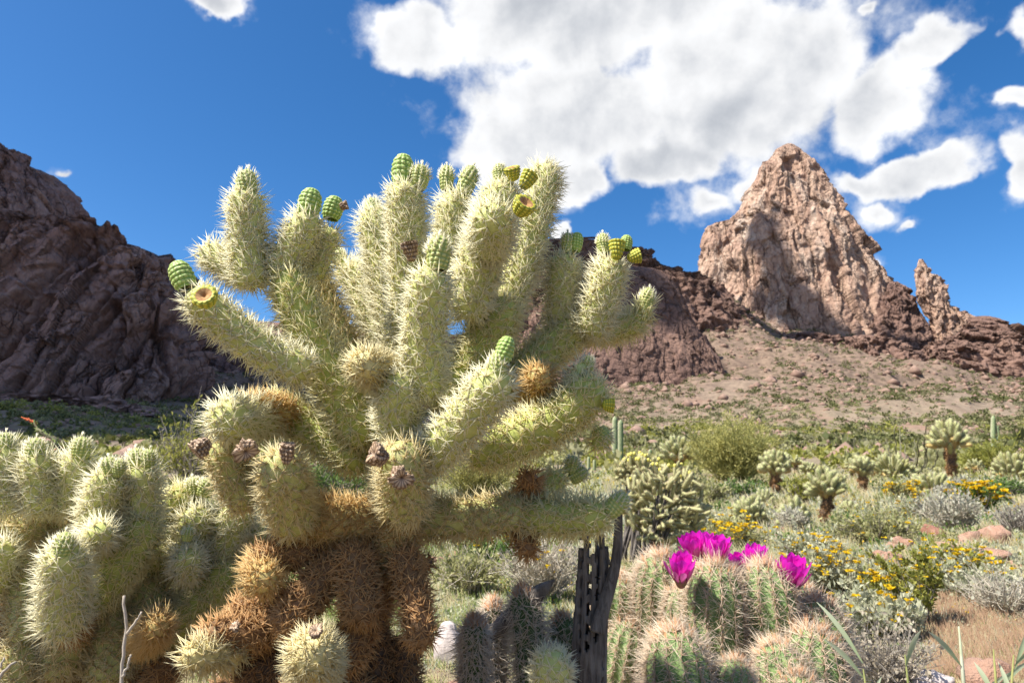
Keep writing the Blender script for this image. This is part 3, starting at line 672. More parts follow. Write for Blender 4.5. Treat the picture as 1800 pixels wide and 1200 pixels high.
# ================================================================ THE BIG CHOLLA (photo x, y, depth -> x, y, depth, radii in photo pixels, style, bend)
MJ = [
    # crown, left
    (545, 655, .90, 322, 500, .84, 40, 37, 'white', (-14, 26)),
    (655, 775, .97, 500, 470, .95, 48, 44, 'green', (-22, 20)),
    (445, 505, .95, 430, 318, .93, 42, 34, 'white', (-6, 0)),
    (430, 480, .98, 358, 440, 1.0, 34, 30, 'white'),
    (480, 490, .96, 555, 362, .95, 40, 34, 'white', (2, 10)),
    (552, 490, 1.0, 588, 388, .99, 26, 22, 'white'),
    (665, 740, 1.05, 530, 455, 1.08, 44, 40, 'straw', (-10, 10)),
    (470, 705, 1.02, 650, 815, 1.0, 40, 40, 'green', (10, 8)),
    # crown, middle
    (700, 620, 1.16, 620, 452, 1.20, 44, 40, 'white', (-10, 0)),
    (612, 500, 1.19, 598, 440, 1.19, 18, 13, 'green'),
    (720, 640, 1.12, 655, 355, 1.14, 46, 38, 'white', (-8, 0)),
    (720, 600, 1.02, 710, 305, 1.0, 42, 38, 'white', (4, 0)),
    (742, 700, .90, 762, 455, .84, 49, 43, 'white', (-8, 0)),
    (786, 520, 1.12, 802, 325, 1.12, 38, 36, 'white'),
    (770, 720, 1.04, 890, 520, 1.02, 48, 50, 'green', (18, 18)),
    (815, 560, .98, 895, 310, .94, 50, 46, 'white', (-6, 0)),
    (862, 440, .95, 868, 372, .84, 46, 44, 'white'),
    (880, 560, 1.05, 962, 288, 1.08, 42, 34, 'white', (14, 8)),
    (690, 660, .95, 632, 640, .82, 34, 32, 'cream'),
    (700, 775, .92, 698, 655, .86, 46, 42, 'white'),
    # crown, right
    (735, 815, .90, 893, 640, .81, 48, 44, 'white', (14, 16)),
    (820, 790, .98, 1058, 668, .95, 50, 44, 'green', (20, 44)),
    (1000, 690, .98, 1036, 628, .97, 24, 18, 'white'),
    (930, 690, 1.05, 952, 658, .93, 26, 27, 'gold'),
    (870, 690, 1.08, 1030, 548, 1.10, 44, 40, 'green', (12, 12)),
    (990, 580, 1.10, 993, 432, 1.09, 36, 33, 'white', (-8, 0)),
    (1030, 590, 1.08, 1082, 440, 1.06, 38, 37, 'white', (6, 8)),
    (1030, 580, 1.11, 1128, 562, 1.14, 30, 26, 'green', (0, 12)),
    (1110, 580, 1.14, 1140, 516, 1.13, 20, 18, 'green', (8, 6)),
    # middle tier
    (690, 940, 1.0, 695, 760, .98, 46, 50, 'straw'),
    (712, 900, .92, 706, 785, .82, 54, 46, 'straw'),
    (690, 915, 1.03, 940, 895, 1.02, 40, 40, 'straw', (0, 8)),
    (910, 900, 1.03, 1085, 905, .98, 38, 34, 'green', (0, 12)),
    (905, 910, 1.04, 935, 978, 1.02, 24, 25, 'brown'),
    (925, 890, 1.06, 932, 832, 1.0, 22, 24, 'brown'),
    (925, 880, 1.10, 1000, 828, 1.13, 28, 24, 'green'),
    (1050, 790, 1.0, 1058, 745, 1.0, 16, 15, 'green'),
    (480, 740, 1.0, 385, 738, .86, 42, 44, 'white', (0, -6)),
    (512, 725, .99, 430, 712, .93, 28, 28, 'gold'),
    (440, 890, .96, 392, 770, .92, 38, 36, 'straw', (-16, 0)),
    (520, 925, .94, 492, 800, .84, 52, 46, 'straw', (-6, 0)),
    (690, 915, 1.0, 490, 900, .95, 48, 46, 'gold', (0, 14)),
    # trunk and hanging brown joints
    (690, 1010, 1.0, 695, 900, .98, 46, 46, 'gold'),
    (640, 1100, 1.02, 680, 920, 1.02, 58, 50, 'brown'),
    (620, 960, .96, 640, 1100, .93, 50, 44, 'brown'),
    (705, 965, .97, 742, 1140, .92, 40, 34, 'brown', (10, 0)),
    (610, 965, 1.0, 440, 985, .93, 38, 38, 'brown', (0, -8)),
    (600, 985, .97, 500, 1120, .92, 46, 44, 'brown', (-16, -10)),
    (460, 980, .96, 465, 1030, .90, 34, 34, 'gold'),
    (540, 1060, 1.0, 400, 1080, .97, 36, 36, 'brown'),
    (480, 1110, .97, 350, 1120, .92, 42, 40, 'brown'),
    (560, 1170, 1.0, 410, 1180, .97, 46, 44, 'dark'),
    (420, 1150, .95, 325, 1152, .88, 28, 28, 'cream'),
    (560, 1190, .94, 548, 1140, .80, 44, 44, 'cream'),
    (640, 1080, .98, 600, 1180, .95, 46, 40, 'brown'),
    (650, 1100, 1.02, 665, 1210, 1.0, 44, 40, 'dark'),
    (705, 1120, 1.03, 715, 1260, 1.0, 36, 36, 'dark'),
    (735, 1000, 1.05, 755, 985, 1.03, 16, 16, 'dark'),
    (520, 1200, .96, 480, 1290, .95, 44, 40, 'brown'),
    (610, 1190, .97, 640, 1300, .97, 44, 40, 'brown'),
    (420, 1200, 1.0, 360, 1280, 1.0, 42, 40, 'dark'),
    (630, 1230, 1.02, 640, 1090, 1.02, 56, 56, 'dark'),
    (620, 1400, 1.03, 632, 1210, 1.03, 58, 56, 'dark'),
    (612, 1530, 1.04, 620, 1390, 1.03, 60, 58, 'dark'),
]
U = (0, -1)
MF = [  # x, y, depth, axis(x, y[, toward]), radius, height, kind
    (319, 487, .83, (-.45, -.9), 22, 48, 'fruit'), (362, 526, .80, (.1, -.35, -.95), 24, 34, 'open'),
    (433, 326, .93, (.05, -1), 20, 46, 'bud'), (545, 359, .94, (.15, -1), 21, 46, 'fruit'), (586, 368, .95, (.2, -1), 19, 38, 'fruit'), (604, 362, .95, (.9, -.3), 9, 16, 'dry'),
    (597, 455, 1.19, (-.3, -1), 11, 34, 'bud'), (655, 366, 1.13, (-.3, -1), 14, 30, 'bud'),
    (708, 302, .99, (.05, -1), 20, 52, 'fruit'), (737, 314, .97, (.15, -1), 18, 40, 'bud'),
    (771, 449, .83, (.06, -1), 22, 56, 'bud'), (785, 316, 1.10, (0, -1), 15, 42, 'bud'), (822, 322, 1.08, (.35, -1), 18, 52, 'bud'),
    (877, 306, .95, (0, -1), 13, 30, 'bud'), (902, 306, .92, (-.2, -.75, -.5), 17, 28, 'open'), (926, 318, .94, (.5, -.9), 17, 38, 'open'), (888, 342, .90, (.1, -1), 20, 46, 'bud'),
    (918, 366, .84, (.45, -.45, -.7), 23, 36, 'open'), (722, 442, .92, (-.2, -1, -.3), 14, 40, 'dry'),
    (888, 616, .77, (.25, -1), 19, 40, 'fruit'), (875, 645, .765, (.1, -1), 17, 44, 'bud'),
    (1069, 712, .93, (.9, .1), 15, 22, 'open'), (1060, 770, .97, (.4, .7), 15, 30, 'bud'), (1034, 640, .95, (.1, -1), 12, 24, 'bud'),
    (998, 430, 1.08, (0, -1), 13, 34, 'bud'), (1013, 428, 1.08, (.2, -1), 13, 32, 'fruit'), (1060, 430, 1.05, (0, -1), 12, 32, 'bud'), (1084, 440, 1.03, (.1, -1), 14, 40, 'open'),
    (1101, 428, 1.06, (.15, -1), 12, 24, 'fruit'), (1114, 451, 1.03, (.9, -.2), 13, 26, 'open'), (1137, 527, 1.11, (.25, -1), 15, 34, 'bud'),
    (1085, 888, .965, (.5, -.5), 19, 40, 'bud'), (1006, 818, 1.11, (.2, -1), 13, 26, 'bud'), (1018, 836, 1.10, (.7, -.4), 14, 28, 'bud'),
    (355, 784, .84, (-.6, .7, -.4), 16, 34, 'dry'), (428, 789, .83, (.6, .4, -.6), 18, 34, 'dry'), (505, 797, .83, (.15, -1, -.2), 14, 40, 'dry'),
    (668, 800, .80, (-.7, -.3, -.6), 17, 36, 'dry'), (706, 836, .79, (.2, .3, -1), 18, 34, 'dry'), (414, 1103, .90, (-.2, -.8, -.6), 9, 14, 'dry'), (555, 1112, .78, (.1, -.8, -.5), 11, 18, 'dry'),
]
mb = PW(612, 1530, 1.05 * 1.04); mb[2] = ground_at(mb[0], mb[1])
px_plant('teddy_bear_cholla', 'large many-armed pale spiny cholla with brown trunk in the foreground', 'cactus', mb, MJ, MF, 1.05)

LJ = [
    (25, 900, 1.0, 6, 768, .98, 36, 32, 'white', (-4, 0)), (78, 900, 1.0, 61, 782, .98, 38, 33, 'white', (-4, 0)), (118, 900, 1.02, 142, 786, 1.0, 38, 33, 'white', (-6, 0)),
    (170, 930, .98, 200, 816, .95, 40, 35, 'white', (-4, 0)), (252, 930, 1.0, 250, 800, .98, 34, 32, 'white'), (140, 1060, .98, 262, 905, .99, 42, 38, 'green', (24, 20)),
    (110, 1110, .93, 113, 945, .87, 46, 40, 'white', (6, 0)), (60, 1130, .98, 45, 975, 1.0, 42, 38, 'straw', (-8, 0)), (-20, 1040, .97, 0, 950, .95, 42, 38, 'white'),
    (-30, 930, 1.08, 110, 900, 1.06, 44, 42, 'straw', (0, 24)), (90, 930, 1.08, 190, 920, 1.06, 42, 40, 'straw', (0, 18)), (160, 960, 1.0, 178, 935, .9, 26, 24, 'white'),
    (285, 920, 1.08, 345, 856, 1.07, 38, 32, 'green', (-6, -4)), (330, 990, 1.08, 350, 880, 1.05, 38, 34, 'white'), (365, 1010, 1.10, 425, 880, 1.08, 44, 38, 'white', (4, 0)),
    (380, 1040, 1.12, 465, 920, 1.12, 38, 34, 'white', (10, 8)), (240, 1140, 1.08, 410, 985, 1.08, 42, 42, 'green', (20, 20)), (270, 1010, 1.10, 300, 945, 1.06, 32, 30, 'green'),
    (255, 1130, 1.0, 280, 1095, .92, 26, 26, 'gold'), (230, 1160, 1.05, 275, 1020, 1.07, 44, 40, 'straw'), (190, 1200, 1.03, 195, 1050, 1.04, 50, 46, 'straw'),
    (90, 1190, 1.0, 140, 1070, 1.0, 48, 44, 'straw'), (30, 1170, 1.0, -10, 1070, 1.0, 46, 42, 'brown'), (130, 1120, 1.0, 135, 1090, .93, 20, 20, 'brown'),
    (150, 1260, 1.05, 110, 1130, 1.02, 54, 48, 'brown'), (240, 1250, 1.05, 300, 1150, 1.06, 44, 40, 'brown'), (-40, 1180, 1.02, -60, 1040, 1.0, 44, 42, 'green'), (20, 1230, .98, 50, 1120, .98, 46, 44, 'straw'),
    (330, 1010, 1.04, 330, 960, 1.0, 28, 26, 'white'),
    (160, 1420, 1.08, 150, 1230, 1.06, 58, 56, 'dark'), (40, 1260, 1.05, 150, 1330, 1.07, 46, 50, 'dark'), (250, 1240, 1.06, 170, 1320, 1.07, 44, 48, 'dark'), (160, 1500, 1.10, 160, 1400, 1.08, 60, 58, 'dark')]
LF = [(8, 785, .97, U, 18, 44, 'bud'), (62, 792, .97, U, 18, 40, 'bud'), (143, 790, .99, U, 18, 40, 'bud'), (192, 820, .94, (-.2, -1), 15, 30, 'bud'), (209, 824, .93, (.2, -1), 14, 30, 'bud'),
      (240, 808, .96, (-.15, -1), 17, 36, 'bud'), (259, 810, .96, (.15, -1), 17, 36, 'bud'), (113, 962, .85, U, 20, 46, 'bud'), (340, 856, 1.05, (-.2, -1), 14, 30, 'bud'), (362, 858, 1.05, (.3, -1), 17, 30, 'bud'),
      (300, 935, 1.03, (.1, -1), 12, 26, 'bud'), (330, 940, 1.02, (.1, -1), 11, 22, 'bud')]
lb = PW(160, 1490, 1.2 * 1.10); lb[2] = ground_at(lb[0], lb[1])
px_plant('teddy_bear_cholla', 'wide low cholla with rounded white-spined joints at the left edge', 'cactus', lb, LJ, [(f[0], f[1], f[2], f[3], f[4] * .85, f[5] * .85, f[6]) for f in LF], 1.2)
# ================================================================ HEDGEHOG CACTI
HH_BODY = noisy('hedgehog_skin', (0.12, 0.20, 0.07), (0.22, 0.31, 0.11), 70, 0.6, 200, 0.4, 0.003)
HH_DARK = noisy('shaded_hedgehog_skin', (0.05, 0.085, 0.03), (0.10, 0.15, 0.05), 70, 0.6, 200, 0.4, 0.003)  # darker copy of the skin: shade painted into the left clump's stems
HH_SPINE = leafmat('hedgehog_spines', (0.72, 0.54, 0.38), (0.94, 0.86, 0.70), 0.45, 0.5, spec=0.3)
HH_SPINE_SHADE = leafmat('shaded_hedgehog_spines', (0.50, 0.38, 0.28), (0.85, 0.78, 0.66), 0.25, 0.6)  # duller copy of the spines, with the left clump's shade in the colour
HH_RUST = leafmat('hedgehog_tip_spines', (0.74, 0.52, 0.32), (0.66, 0.27, 0.10), 0.4, 0.5, spec=0.3)
def hedgehog_stem(root, top, base, r, rng, ribs=13, old=0.0, long=1.0):
    top = np.asarray(top, float); base = np.asarray(base, float); L = np.linalg.norm(top - base)
    n = 26; s = np.linspace(0, 1, n)
    bend = np.array((rng.normal(0, .012), rng.normal(0, .012), 0))
    P = base + (top - base) * s[:, None] + bend * (4 * s * (1 - s))[:, None]
    x = np.clip((1 - s) * L / (r * 1.3), 0, 1); R = r * np.sqrt(np.clip(1 - (1 - x)**2, 0.002, 1)) * (0.86 + 0.14 * np.sin(s * 2.4))
    T, N, B = axis_frames(P)
    sd_ = ribs * 6; a = np.linspace(0, 2*math.pi, sd_, endpoint=False)
    rib = 1 - 0.11 * (0.5 - 0.5 * np.cos(ribs * a)) ** 0.8
    V = P[:, None] + (R[:, None] * rib[None])[..., None] * (np.cos(a)[None, :, None] * N[:, None] + np.sin(a)[None, :, None] * B[:, None])
    V = V.reshape(-1, 3)
    i, j = np.meshgrid(np.arange(n-1), np.arange(sd_), indexing='ij')
    q = i*sd_ + j; q2 = i*sd_ + (j+1) % sd_
    F = np.stack([q, q2, q2+sd_, q+sd_], -1).reshape(-1, 4)
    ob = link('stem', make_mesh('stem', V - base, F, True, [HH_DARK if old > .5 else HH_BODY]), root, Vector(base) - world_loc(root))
    # areoles along the rib crests
    na = int(L / (0.20 * r)); sa = 1 - (np.arange(na) + .5) / na * 0.98
    A, Nn, Tt, Sv = [], [], [], []
    for k in range(ribs):
        ss = np.clip(sa + rng.uniform(-.004, .004, na) + (k % 2) * .006, 0, 1); f = ss * (n - 1); ii = np.clip(f.astype(int), 0, n-2); w = (f - ii)[:, None]
        c = P[ii] * (1-w) + P[ii+1] * w; rr = (R[ii] * (1-w[:, 0]) + R[ii+1] * w[:, 0])[:, None]
        rad = math.cos(2*math.pi*k/ribs) * N[ii] + math.sin(2*math.pi*k/ribs) * B[ii]
        sl = ((R[ii+1] - R[ii]) / (np.linalg.norm(P[ii+1] - P[ii], axis=1) + 1e-6))[:, None]
        A.append(c + rad * rr); Nn.append(unit(rad - T[ii] * np.clip(sl, -3, 3))); Tt.append(T[ii]); Sv.append(ss)
    A = np.concatenate(A); Nn = np.concatenate(Nn); Tt = np.concatenate(Tt); Sv = np.concatenate(Sv)
    def fan(k, tau, Lr, rad, A=A, Nn=Nn, Tt=Tt, up=0.0, curve=0.0, t0=(0, .4), t1=(.5, 1)):
        m = len(A) * k; b = np.repeat(A, k, 0); nn = np.repeat(Nn, k, 0); tt = np.repeat(Tt, k, 0)
        az = rng.uniform(0, 2*math.pi, m)[:, None]; ta = np.radians(rng.uniform(*tau, m))[:, None]
        s1 = unit(np.cross(nn, tt) + 1e-6); s2 = np.cross(nn, s1)
        d = nn * np.cos(ta) + np.sin(ta) * (np.cos(az) * s1 + np.sin(az) * s2) + tt * up
        return spikes(b, d, rng.uniform(*Lr, m), rad * rng.uniform(.75, 1.2, m), rng, t0, t1, curve)
    deadl = Sv < 0.45
    q_ = max(r, .038)
    few = old > .5
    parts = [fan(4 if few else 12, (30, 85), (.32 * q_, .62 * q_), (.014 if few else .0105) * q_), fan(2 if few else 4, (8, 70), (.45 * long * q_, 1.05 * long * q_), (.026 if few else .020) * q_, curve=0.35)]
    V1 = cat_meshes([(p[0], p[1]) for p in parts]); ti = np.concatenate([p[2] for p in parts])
    sp = link('spines', make_mesh('spines', V1[0] - base, V1[1], True, [HH_SPINE_SHADE if old > .5 else HH_SPINE], attrs={'tint': ti}), ob); sp['kind'] = 'stuff'
    tipm = Sv > 1 - min(0.5, q_ * 0.40 / L)
    if tipm.any():
        p = fan(5, (5, 40), (.26 * q_, .58 * q_), .017 * q_, A[tipm], Nn[tipm], Tt[tipm], up=0.9, t0=(0, .35), t1=(.6, 1))
        o2 = link('tip_spines', make_mesh('tip_spines', p[0] - base, p[1], True, [HH_RUST], attrs={'tint': p[2]}), ob); o2['kind'] = 'stuff'
    return ob
PETAL = leafmat('magenta_petal', (0.70, 0.12, 0.42), (0.88, 0.02, 0.62), 0.45, 0.4, spec=0.3)
PETAL_OUT = leafmat('outer_petal', (0.30, 0.10, 0.10), (0.74, 0.22, 0.50), 0.35, 0.5)
FLOWER_TUBE = noisy('flower_tube', (0.20, 0.16, 0.07), (0.34, 0.14, 0.14), 120, 0.7)
def petalize(m):
    t = NT(m.node_tree); b = t.n['Principled BSDF']; src = b.inputs['Base Color'].links[0].from_socket
    rnd = t.new('ShaderNodeObjectInfo').outputs['Random']; uvw = t.new('ShaderNodeTexCoord').outputs['Object']
    vein = t.noise(t.mapping(uvw, scale=(900, 60, 40)), 1.0, 3, .6)
    c = t.mix(t.maprange(rnd, 0, 1, 0, .4), src, (0.72, 0.05, 0.52)); c = t.mix(t.maprange(vein, .45, .75, 0, .45), c, (0.50, 0.01, 0.34)); c = t.mix(t.maprange(vein, .25, .40, .25, 0), c, (0.88, 0.36, 0.70))
    t.link(c, b.inputs['Base Color'])
    for n in t.n:
        if n.type == 'BSDF_TRANSLUCENT': t.link(c, n.inputs[0])
petalize(PETAL); petalize(PETAL_OUT)
def petal_mesh(L, w, cup, outm):
    ns, nw = 9, 5; V, t = [], []
    for i in range(ns):
        s = i / (ns - 1); ww = w * 1.05 * min(1, .35 + s * 1.1) * math.sqrt(max(.02, 1 - max(0, (s - .72) / .28)**2.5)); ww = max(ww, w * .08)
        for j in range(nw):
            u = j / (nw - 1) * 2 - 1
            V.append((u * ww, cup * math.sin(s * 2.3) * L - abs(u)**2 * ww * -0.35, s * L)); t.append(min(1, s * 1.6) * (1 - .15 * (abs(u) < .2)))
    F = [(i*nw+j, i*nw+j+1, (i+1)*nw+j+1, (i+1)*nw+j) for i in range(ns-1) for j in range(nw-1)]
    return make_mesh('petal', np.array(V), np.array(F), True, [outm], attrs={'tint': t})
PM = [petal_mesh(.050, .0085, -.10, PETAL), petal_mesh(.044, .0080, -.16, PETAL), petal_mesh(.040, .0062, -.12, PETAL_OUT)]
STAMEN = leafmat('stamens', (0.45, 0.5, 0.12), (0.75, 0.65, 0.2), 0.2)
def flower(root, p, ax, scale, rng, openness=0.5):
    p = np.asarray(p, float); az = unit(np.asarray(ax, float))
    e = link('flower', None, root, Vector(p) - world_loc(root))
    # tube of the flower
    z = np.linspace(0, 1, 8); Pp = (z * .026 - .020)[:, None] * az * scale; V, F = tube(Pp, np.array([.006, .009, .011, .0125, .014, .015, .016, .012]) * scale, 12)
    fm = make_mesh('flower', V, F, True, [FLOWER_TUBE]); bpy.data.objects.remove(e); e = link('flower', fm, root, Vector(p) - world_loc(root))
    m, = [np.repeat(np.linspace(0, 1, 14), 1)]
    nb = 40; an = rng.uniform(0, 6.28, nb); x = unit(np.cross(az, (.3, .8, .2))); y = np.cross(az, x)
    b = (np.cos(an)[:, None] * x + np.sin(an)[:, None] * y)
    VS, FS, ti = spikes(b * .005 * scale, az[None] * .9 + b * .35, .016 * scale, .0007, rng)
    s = link('stamens', make_mesh('stamens', VS, FS, True, [STAMEN], attrs={'tint': ti}), e); s['kind'] = 'stuff'
    for ring, (k, me, tilt, off) in enumerate(((9, PM[1], 8, .008), (12, PM[0], 15, .012), (10, PM[2], 24, .0145))):
        for q in range(k):
            o = link('petal', me, e)
            th = 2*math.pi * (q + .5 * (ring % 2)) / k + rng.normal(0, .1)
            tl = math.radians(tilt * (.5 + openness) + rng.normal(0, 5))
            rad = np.cos(th) * x + np.sin(th) * y; tan = np.cross(az, rad)
            zax = az * math.cos(tl) + rad * math.sin(tl); yax = np.cross(zax, tan)
            M = Matrix((tuple(tan), tuple(yax), tuple(zax))).transposed().to_4x4()
            M.translation = Vector(rad * off * scale + az * (-.004 if ring == 2 else .002) * scale)
            sc_ = scale * rng.uniform(.9, 1.08); o.matrix_local = M @ Matrix.Diagonal((sc_, sc_, sc_, 1))
    return e
rh = np.random.default_rng(11); HD = 1.32
def hstem(root, x, y, r, d, lean=(0, 0), **kw):
    d = d * HD; r = r * .88
    top = PW(x, y, d); b = top.copy(); b[0] += lean[0]; b[1] += lean[1]; b[2] = ground_at(b[0], b[1]) - 0.02
    return hedgehog_stem(root, top, b, r * d / FPX, rh, **kw)
hb = PW(1290, 1300, 1.3 * HD); hb[2] = ground_at(hb[0], hb[1])
HR = thing('hedgehog_cactus', 'clump of spiny hedgehog cactus stems with bright magenta flowers', 'cactus', hb)
for (x, y, r, d, ln) in [(1258, 988, 54, 1.28, (-.02, -.03)), (1338, 990, 55, 1.30, (0, -.03)), (1428, 1050, 52, 1.30, (.03, 0)), (1432, 1104, 58, 1.20, (.02, -.03)), (1352, 1128, 48, 1.17, (0, -.02)),
        (1296, 1156, 36, 1.10, (0, 0)), (1178, 1104, 60, 1.12, (-.01, -.02)), (1160, 974, 50, 1.40, (-.04, .02)), (1086, 1010, 44, 1.46, (-.05, .03)), (1200, 1026, 42, 1.34, (-.01, .02)), (1392, 1022, 46, 1.36, (.01, .03)),
        (1300, 1020, 46, 1.45, (0, .05)), (1110, 1090, 40, 1.42, (-.04, 0)), (1245, 1180, 40, 1.2, (0, 0)), (1400, 1180, 46, 1.12, (.02, 0))]:
    hstem(HR, x, y, r, d, ln)
fl = [(1197, 1012, 1.24, (-.05, -.35, 1), 1.05, .35), (1222, 975, 1.33, (-.25, -.2, 1), 1.05, .35), (1256, 978, 1.30, (.2, -.2, 1), 1.05, .4), (1304, 998, 1.36, (-.25, -.1, 1), .85, .45), (1328, 990, 1.38, (.1, -.15, 1), .95, .55), (1393, 1020, 1.28, (.05, -.3, 1), 1.15, .5), (1240, 972, 1.37, (0, 0, 1), 1.0, .3)]
for (x, y, d, ax, sc_, op) in fl: flower(HR, PW(x, y + 4, d * HD), ax, sc_ * HD * 0.80, rh, op)
HD = 0.93; hb2 = PW(900, 1400, 1.25); hb2[2] = ground_at(hb2[0], hb2[1])
HL = thing('hedgehog_cactus', 'dark shaded clump of hedgehog cactus stems left of the dead wood', 'cactus', hb2)
for (x, y, r, d, ln) in [(834, 1086, 23, 1.28, (-.01, 0)), (916, 1034, 30, 1.36, (0, .02)), (866, 1056, 19, 1.46, (-.02, .02)), (985, 1080, 34, 1.42, (.02, .02))]:
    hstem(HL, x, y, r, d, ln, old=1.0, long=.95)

# ================================================================ DEAD CHOLLA WOOD (hollow lattice)
WOOD = None
def woodmat():
    m, t, b = pmat('weathered_wood', 0.9, 0.15)
    g = t.new('ShaderNodeNewGeometry').outputs['Position']
    gr = t.noise(t.mapping(g, scale=(160, 160, 14)), 1.0, 6, 0.65, .5)
    c = t.mix(t.maprange(gr, .35, .65), (0.07, 0.058, 0.05), (0.21, 0.18, 0.155))
    c = t.mix(t.maprange(t.noise(g, 22, 4), .5, .7, 0, .6), c, (0.27, 0.235, 0.20))
    t.link(c, b.inputs['Base Color']); bump(t, b, gr, .8, .006)
    return m
WOOD = woodmat()
def lattice_wood(root, name, p0, p1, r0, r1, seed, holes=True, jag=.12, ns=96, nu=48, thick=.006, open_side=None):
    rng = np.random.default_rng(seed)
    s = np.linspace(0, 1, ns); p0 = np.asarray(p0, float); p1 = np.asarray(p1, float)
    P = p0 + (p1 - p0) * s[:, None] + np.array((.006, .004, 0)) * np.sin(s * 5 + seed)[:, None]
    T, N, B = axis_frames(P); R = r0 + (r1 - r0) * s
    a = np.linspace(0, 2*math.pi, nu, endpoint=False)
    A, Sg = np.meshgrid(a, s)
    L = np.linalg.norm(p1 - p0)
    q = np.stack([np.cos(A).ravel() * 2.2, np.sin(A).ravel() * 2.2, Sg.ravel() * L * 22], 1)
    fl_ = 1 + .10 * fbm(q * [[1, 1, .25]], 3, seed).reshape(A.shape) + .05 * fbm(q * [[4, 4, .3]], 2, seed + 4).reshape(A.shape)
    def shell(k): return (P[:, None] + (R[:, None] * fl_ * k)[..., None] * (np.cos(A)[..., None] * N[:, None] + np.sin(A)[..., None] * B[:, None])).reshape(-1, 3)
    Vo, Vi = shell(1.0), shell(1 - thick / max(r0, .01) * 2)
    i, j = np.meshgrid(np.arange(ns - 1), np.arange(nu), indexing='ij')
    keep = np.ones(i.shape, bool)
    if holes:   # elongated windows on a slanting lattice
        u = (j + .5) / nu * 11; v = (i + .5) / ns * L / .026
        vv = v + .5 * (np.floor(u) % 2) + .3 * np.sin(v * .7 + u); cu = (u % 1) - .5; cv = (vv % 1) - .5
        keep &= ((cu / .26)**2 + (cv / .33)**2) > 1
        keep |= vnoise(np.stack([u.ravel() * .6, v.ravel() * .5, np.zeros(u.size)], 1), seed + 9).reshape(u.shape) > .45
        keep |= (i < ns * .45)
    topj = 1 - jag * (0.5 + 0.5 * fbm(np.stack([np.cos(a) * 3, np.sin(a) * 3, a * 0], 1), 3, seed + 2)) * 2
    keep &= (i / ns) < np.clip(topj[j], 0.2, 1)
    if open_side is not None:
        da = np.abs((a[j] - open_side + math.pi) % (2*math.pi) - math.pi); keep &= ~((da < .8) & (i > ns * .55))
    q0 = (i*nu + j)[keep]; q1 = (i*nu + (j+1) % nu)[keep]; M = ns * nu
    quad = np.stack([q0, q1, q1 + nu, q0 + nu], 1)
    faces = [quad, quad[:, ::-1] + M]
    # walls round every opening
    kp = np.pad(keep, ((1, 1), (0, 0)))
    for di, dj, e in ((-1, 0, (0, 1)), (1, 0, (2, 3)), (0, -1, (3, 0)), (0, 1, (1, 2))):
        nb = kp[1+di:ns+di, :] if dj == 0 else np.roll(keep, -dj, 1)
        b = keep & ~nb
        c4 = [(i*nu + j), (i*nu + (j+1) % nu), ((i+1)*nu + (j+1) % nu), ((i+1)*nu + j)]
        x, y = c4[e[0]][b], c4[e[1]][b]
        faces.append(np.stack([y, x, x + M, y + M], 1))
    me = make_mesh(name, np.vstack([Vo, Vi]) - p0, np.concatenate(faces), False, [WOOD])
    return link(name, me, root, Vector(p0) - world_loc(root))
wb = PW(1040, 1400, 1.18); wb[2] = ground_at(wb[0], wb[1])
WD = thing('dead_cholla_trunk', 'dark hollow dead cholla trunk full of slots beside the flowering hedgehog cactus', 'dead trunk', wb)
lattice_wood(WD, 'trunk', wb - [0, 0, .03], PW(1036, 938, 1.20), .031, .028, 3, jag=.09, ns=220, nu=64)
lattice_wood(WD, 'split_branch', PW(1056, 1110, 1.165), PW(1091, 896, 1.18), .012, .006, 5, holes=False, jag=.02, ns=50, nu=12, thick=.003)
# shard of dead wood
sh0 = PW(925, 1062, 1.26); sh1 = PW(975, 1018, 1.25)
Vv, Ff = tube(np.array([sh0 + (sh1 - sh0) * k for k in (-1.4, -.5, 0, .35, .7, 1)]), np.array([.012, .017, .019, .017, .010, .0008]), 5)
so = link('wood_shard', make_mesh('wood_shard', Vv - sh0, Ff, False, [WOOD]), None, sh0); tag(so, 'pointed grey shard of dead wood leaning on the shaded hedgehog stems', 'wood shard')
# small cholla ball in front of the dead wood
bb = PW(972, 1200, 1.05); gb = bb.copy(); gb[2] = ground_at(gb[0], gb[1])
YC = thing('young_cholla', 'small pale round cholla ball at the foot of the dead wood', 'cactus', gb)
joint(YC, gb - [0, 0, .01], PW(968, 1205, 1.08), .020, .020, 'green'); joint(YC, PW(968, 1218, 1.08), PW(971, 1150, 1.03), .026, .026, 'white', dens=1.3, slen=.8)

# ================================================================ DRY STICK (left foreground)
STICK = noisy('bleached_twig', (0.34, 0.29, 0.23), (0.50, 0.43, 0.35), 60, 0.9, 200, .4, .002)
def twig(root, name, pts, r0, r1, mat, sides=6):
    pts = np.array(pts); n = len(pts); f = np.linspace(0, n - 1, n * 4); P = np.stack([np.interp(f, np.arange(n), pts[:, k]) for k in range(3)], 1)
    P += RNG.normal(0, r0 * .25, P.shape); V, F = tube(P, np.linspace(r0, r1, len(P)), sides)
    return link(name, make_mesh(name, V - pts[0], F, True, [mat]), root, Vector(pts[0]) - world_loc(root))
kb = PW(205, 1600, .93); kb[2] = ground_at(kb[0], kb[1])
DS = thing('dry_stick', 'thin bleached forked dead stick in front of the left cholla', 'stick', kb)
twig(DS, 'stalk', [kb, PW(212, 1300, .92), PW(213, 1190, .92), PW(222, 1115, .92), PW(217, 1048, .92)], .0028, .0018, STICK)
twig(DS, 'side_twig', [PW(222, 1115, .92), PW(240, 1090, .915), PW(250, 1075, .91)], .0022, .0012, STICK)
twig(DS, 'side_twig', [PW(216, 1190, .92), PW(226, 1165, .92), PW(230, 1150, .92)], .0020, .0012, STICK)
kb2 = PW(-20, 1500, .8); kb2[2] = ground_at(kb2[0], kb2[1])
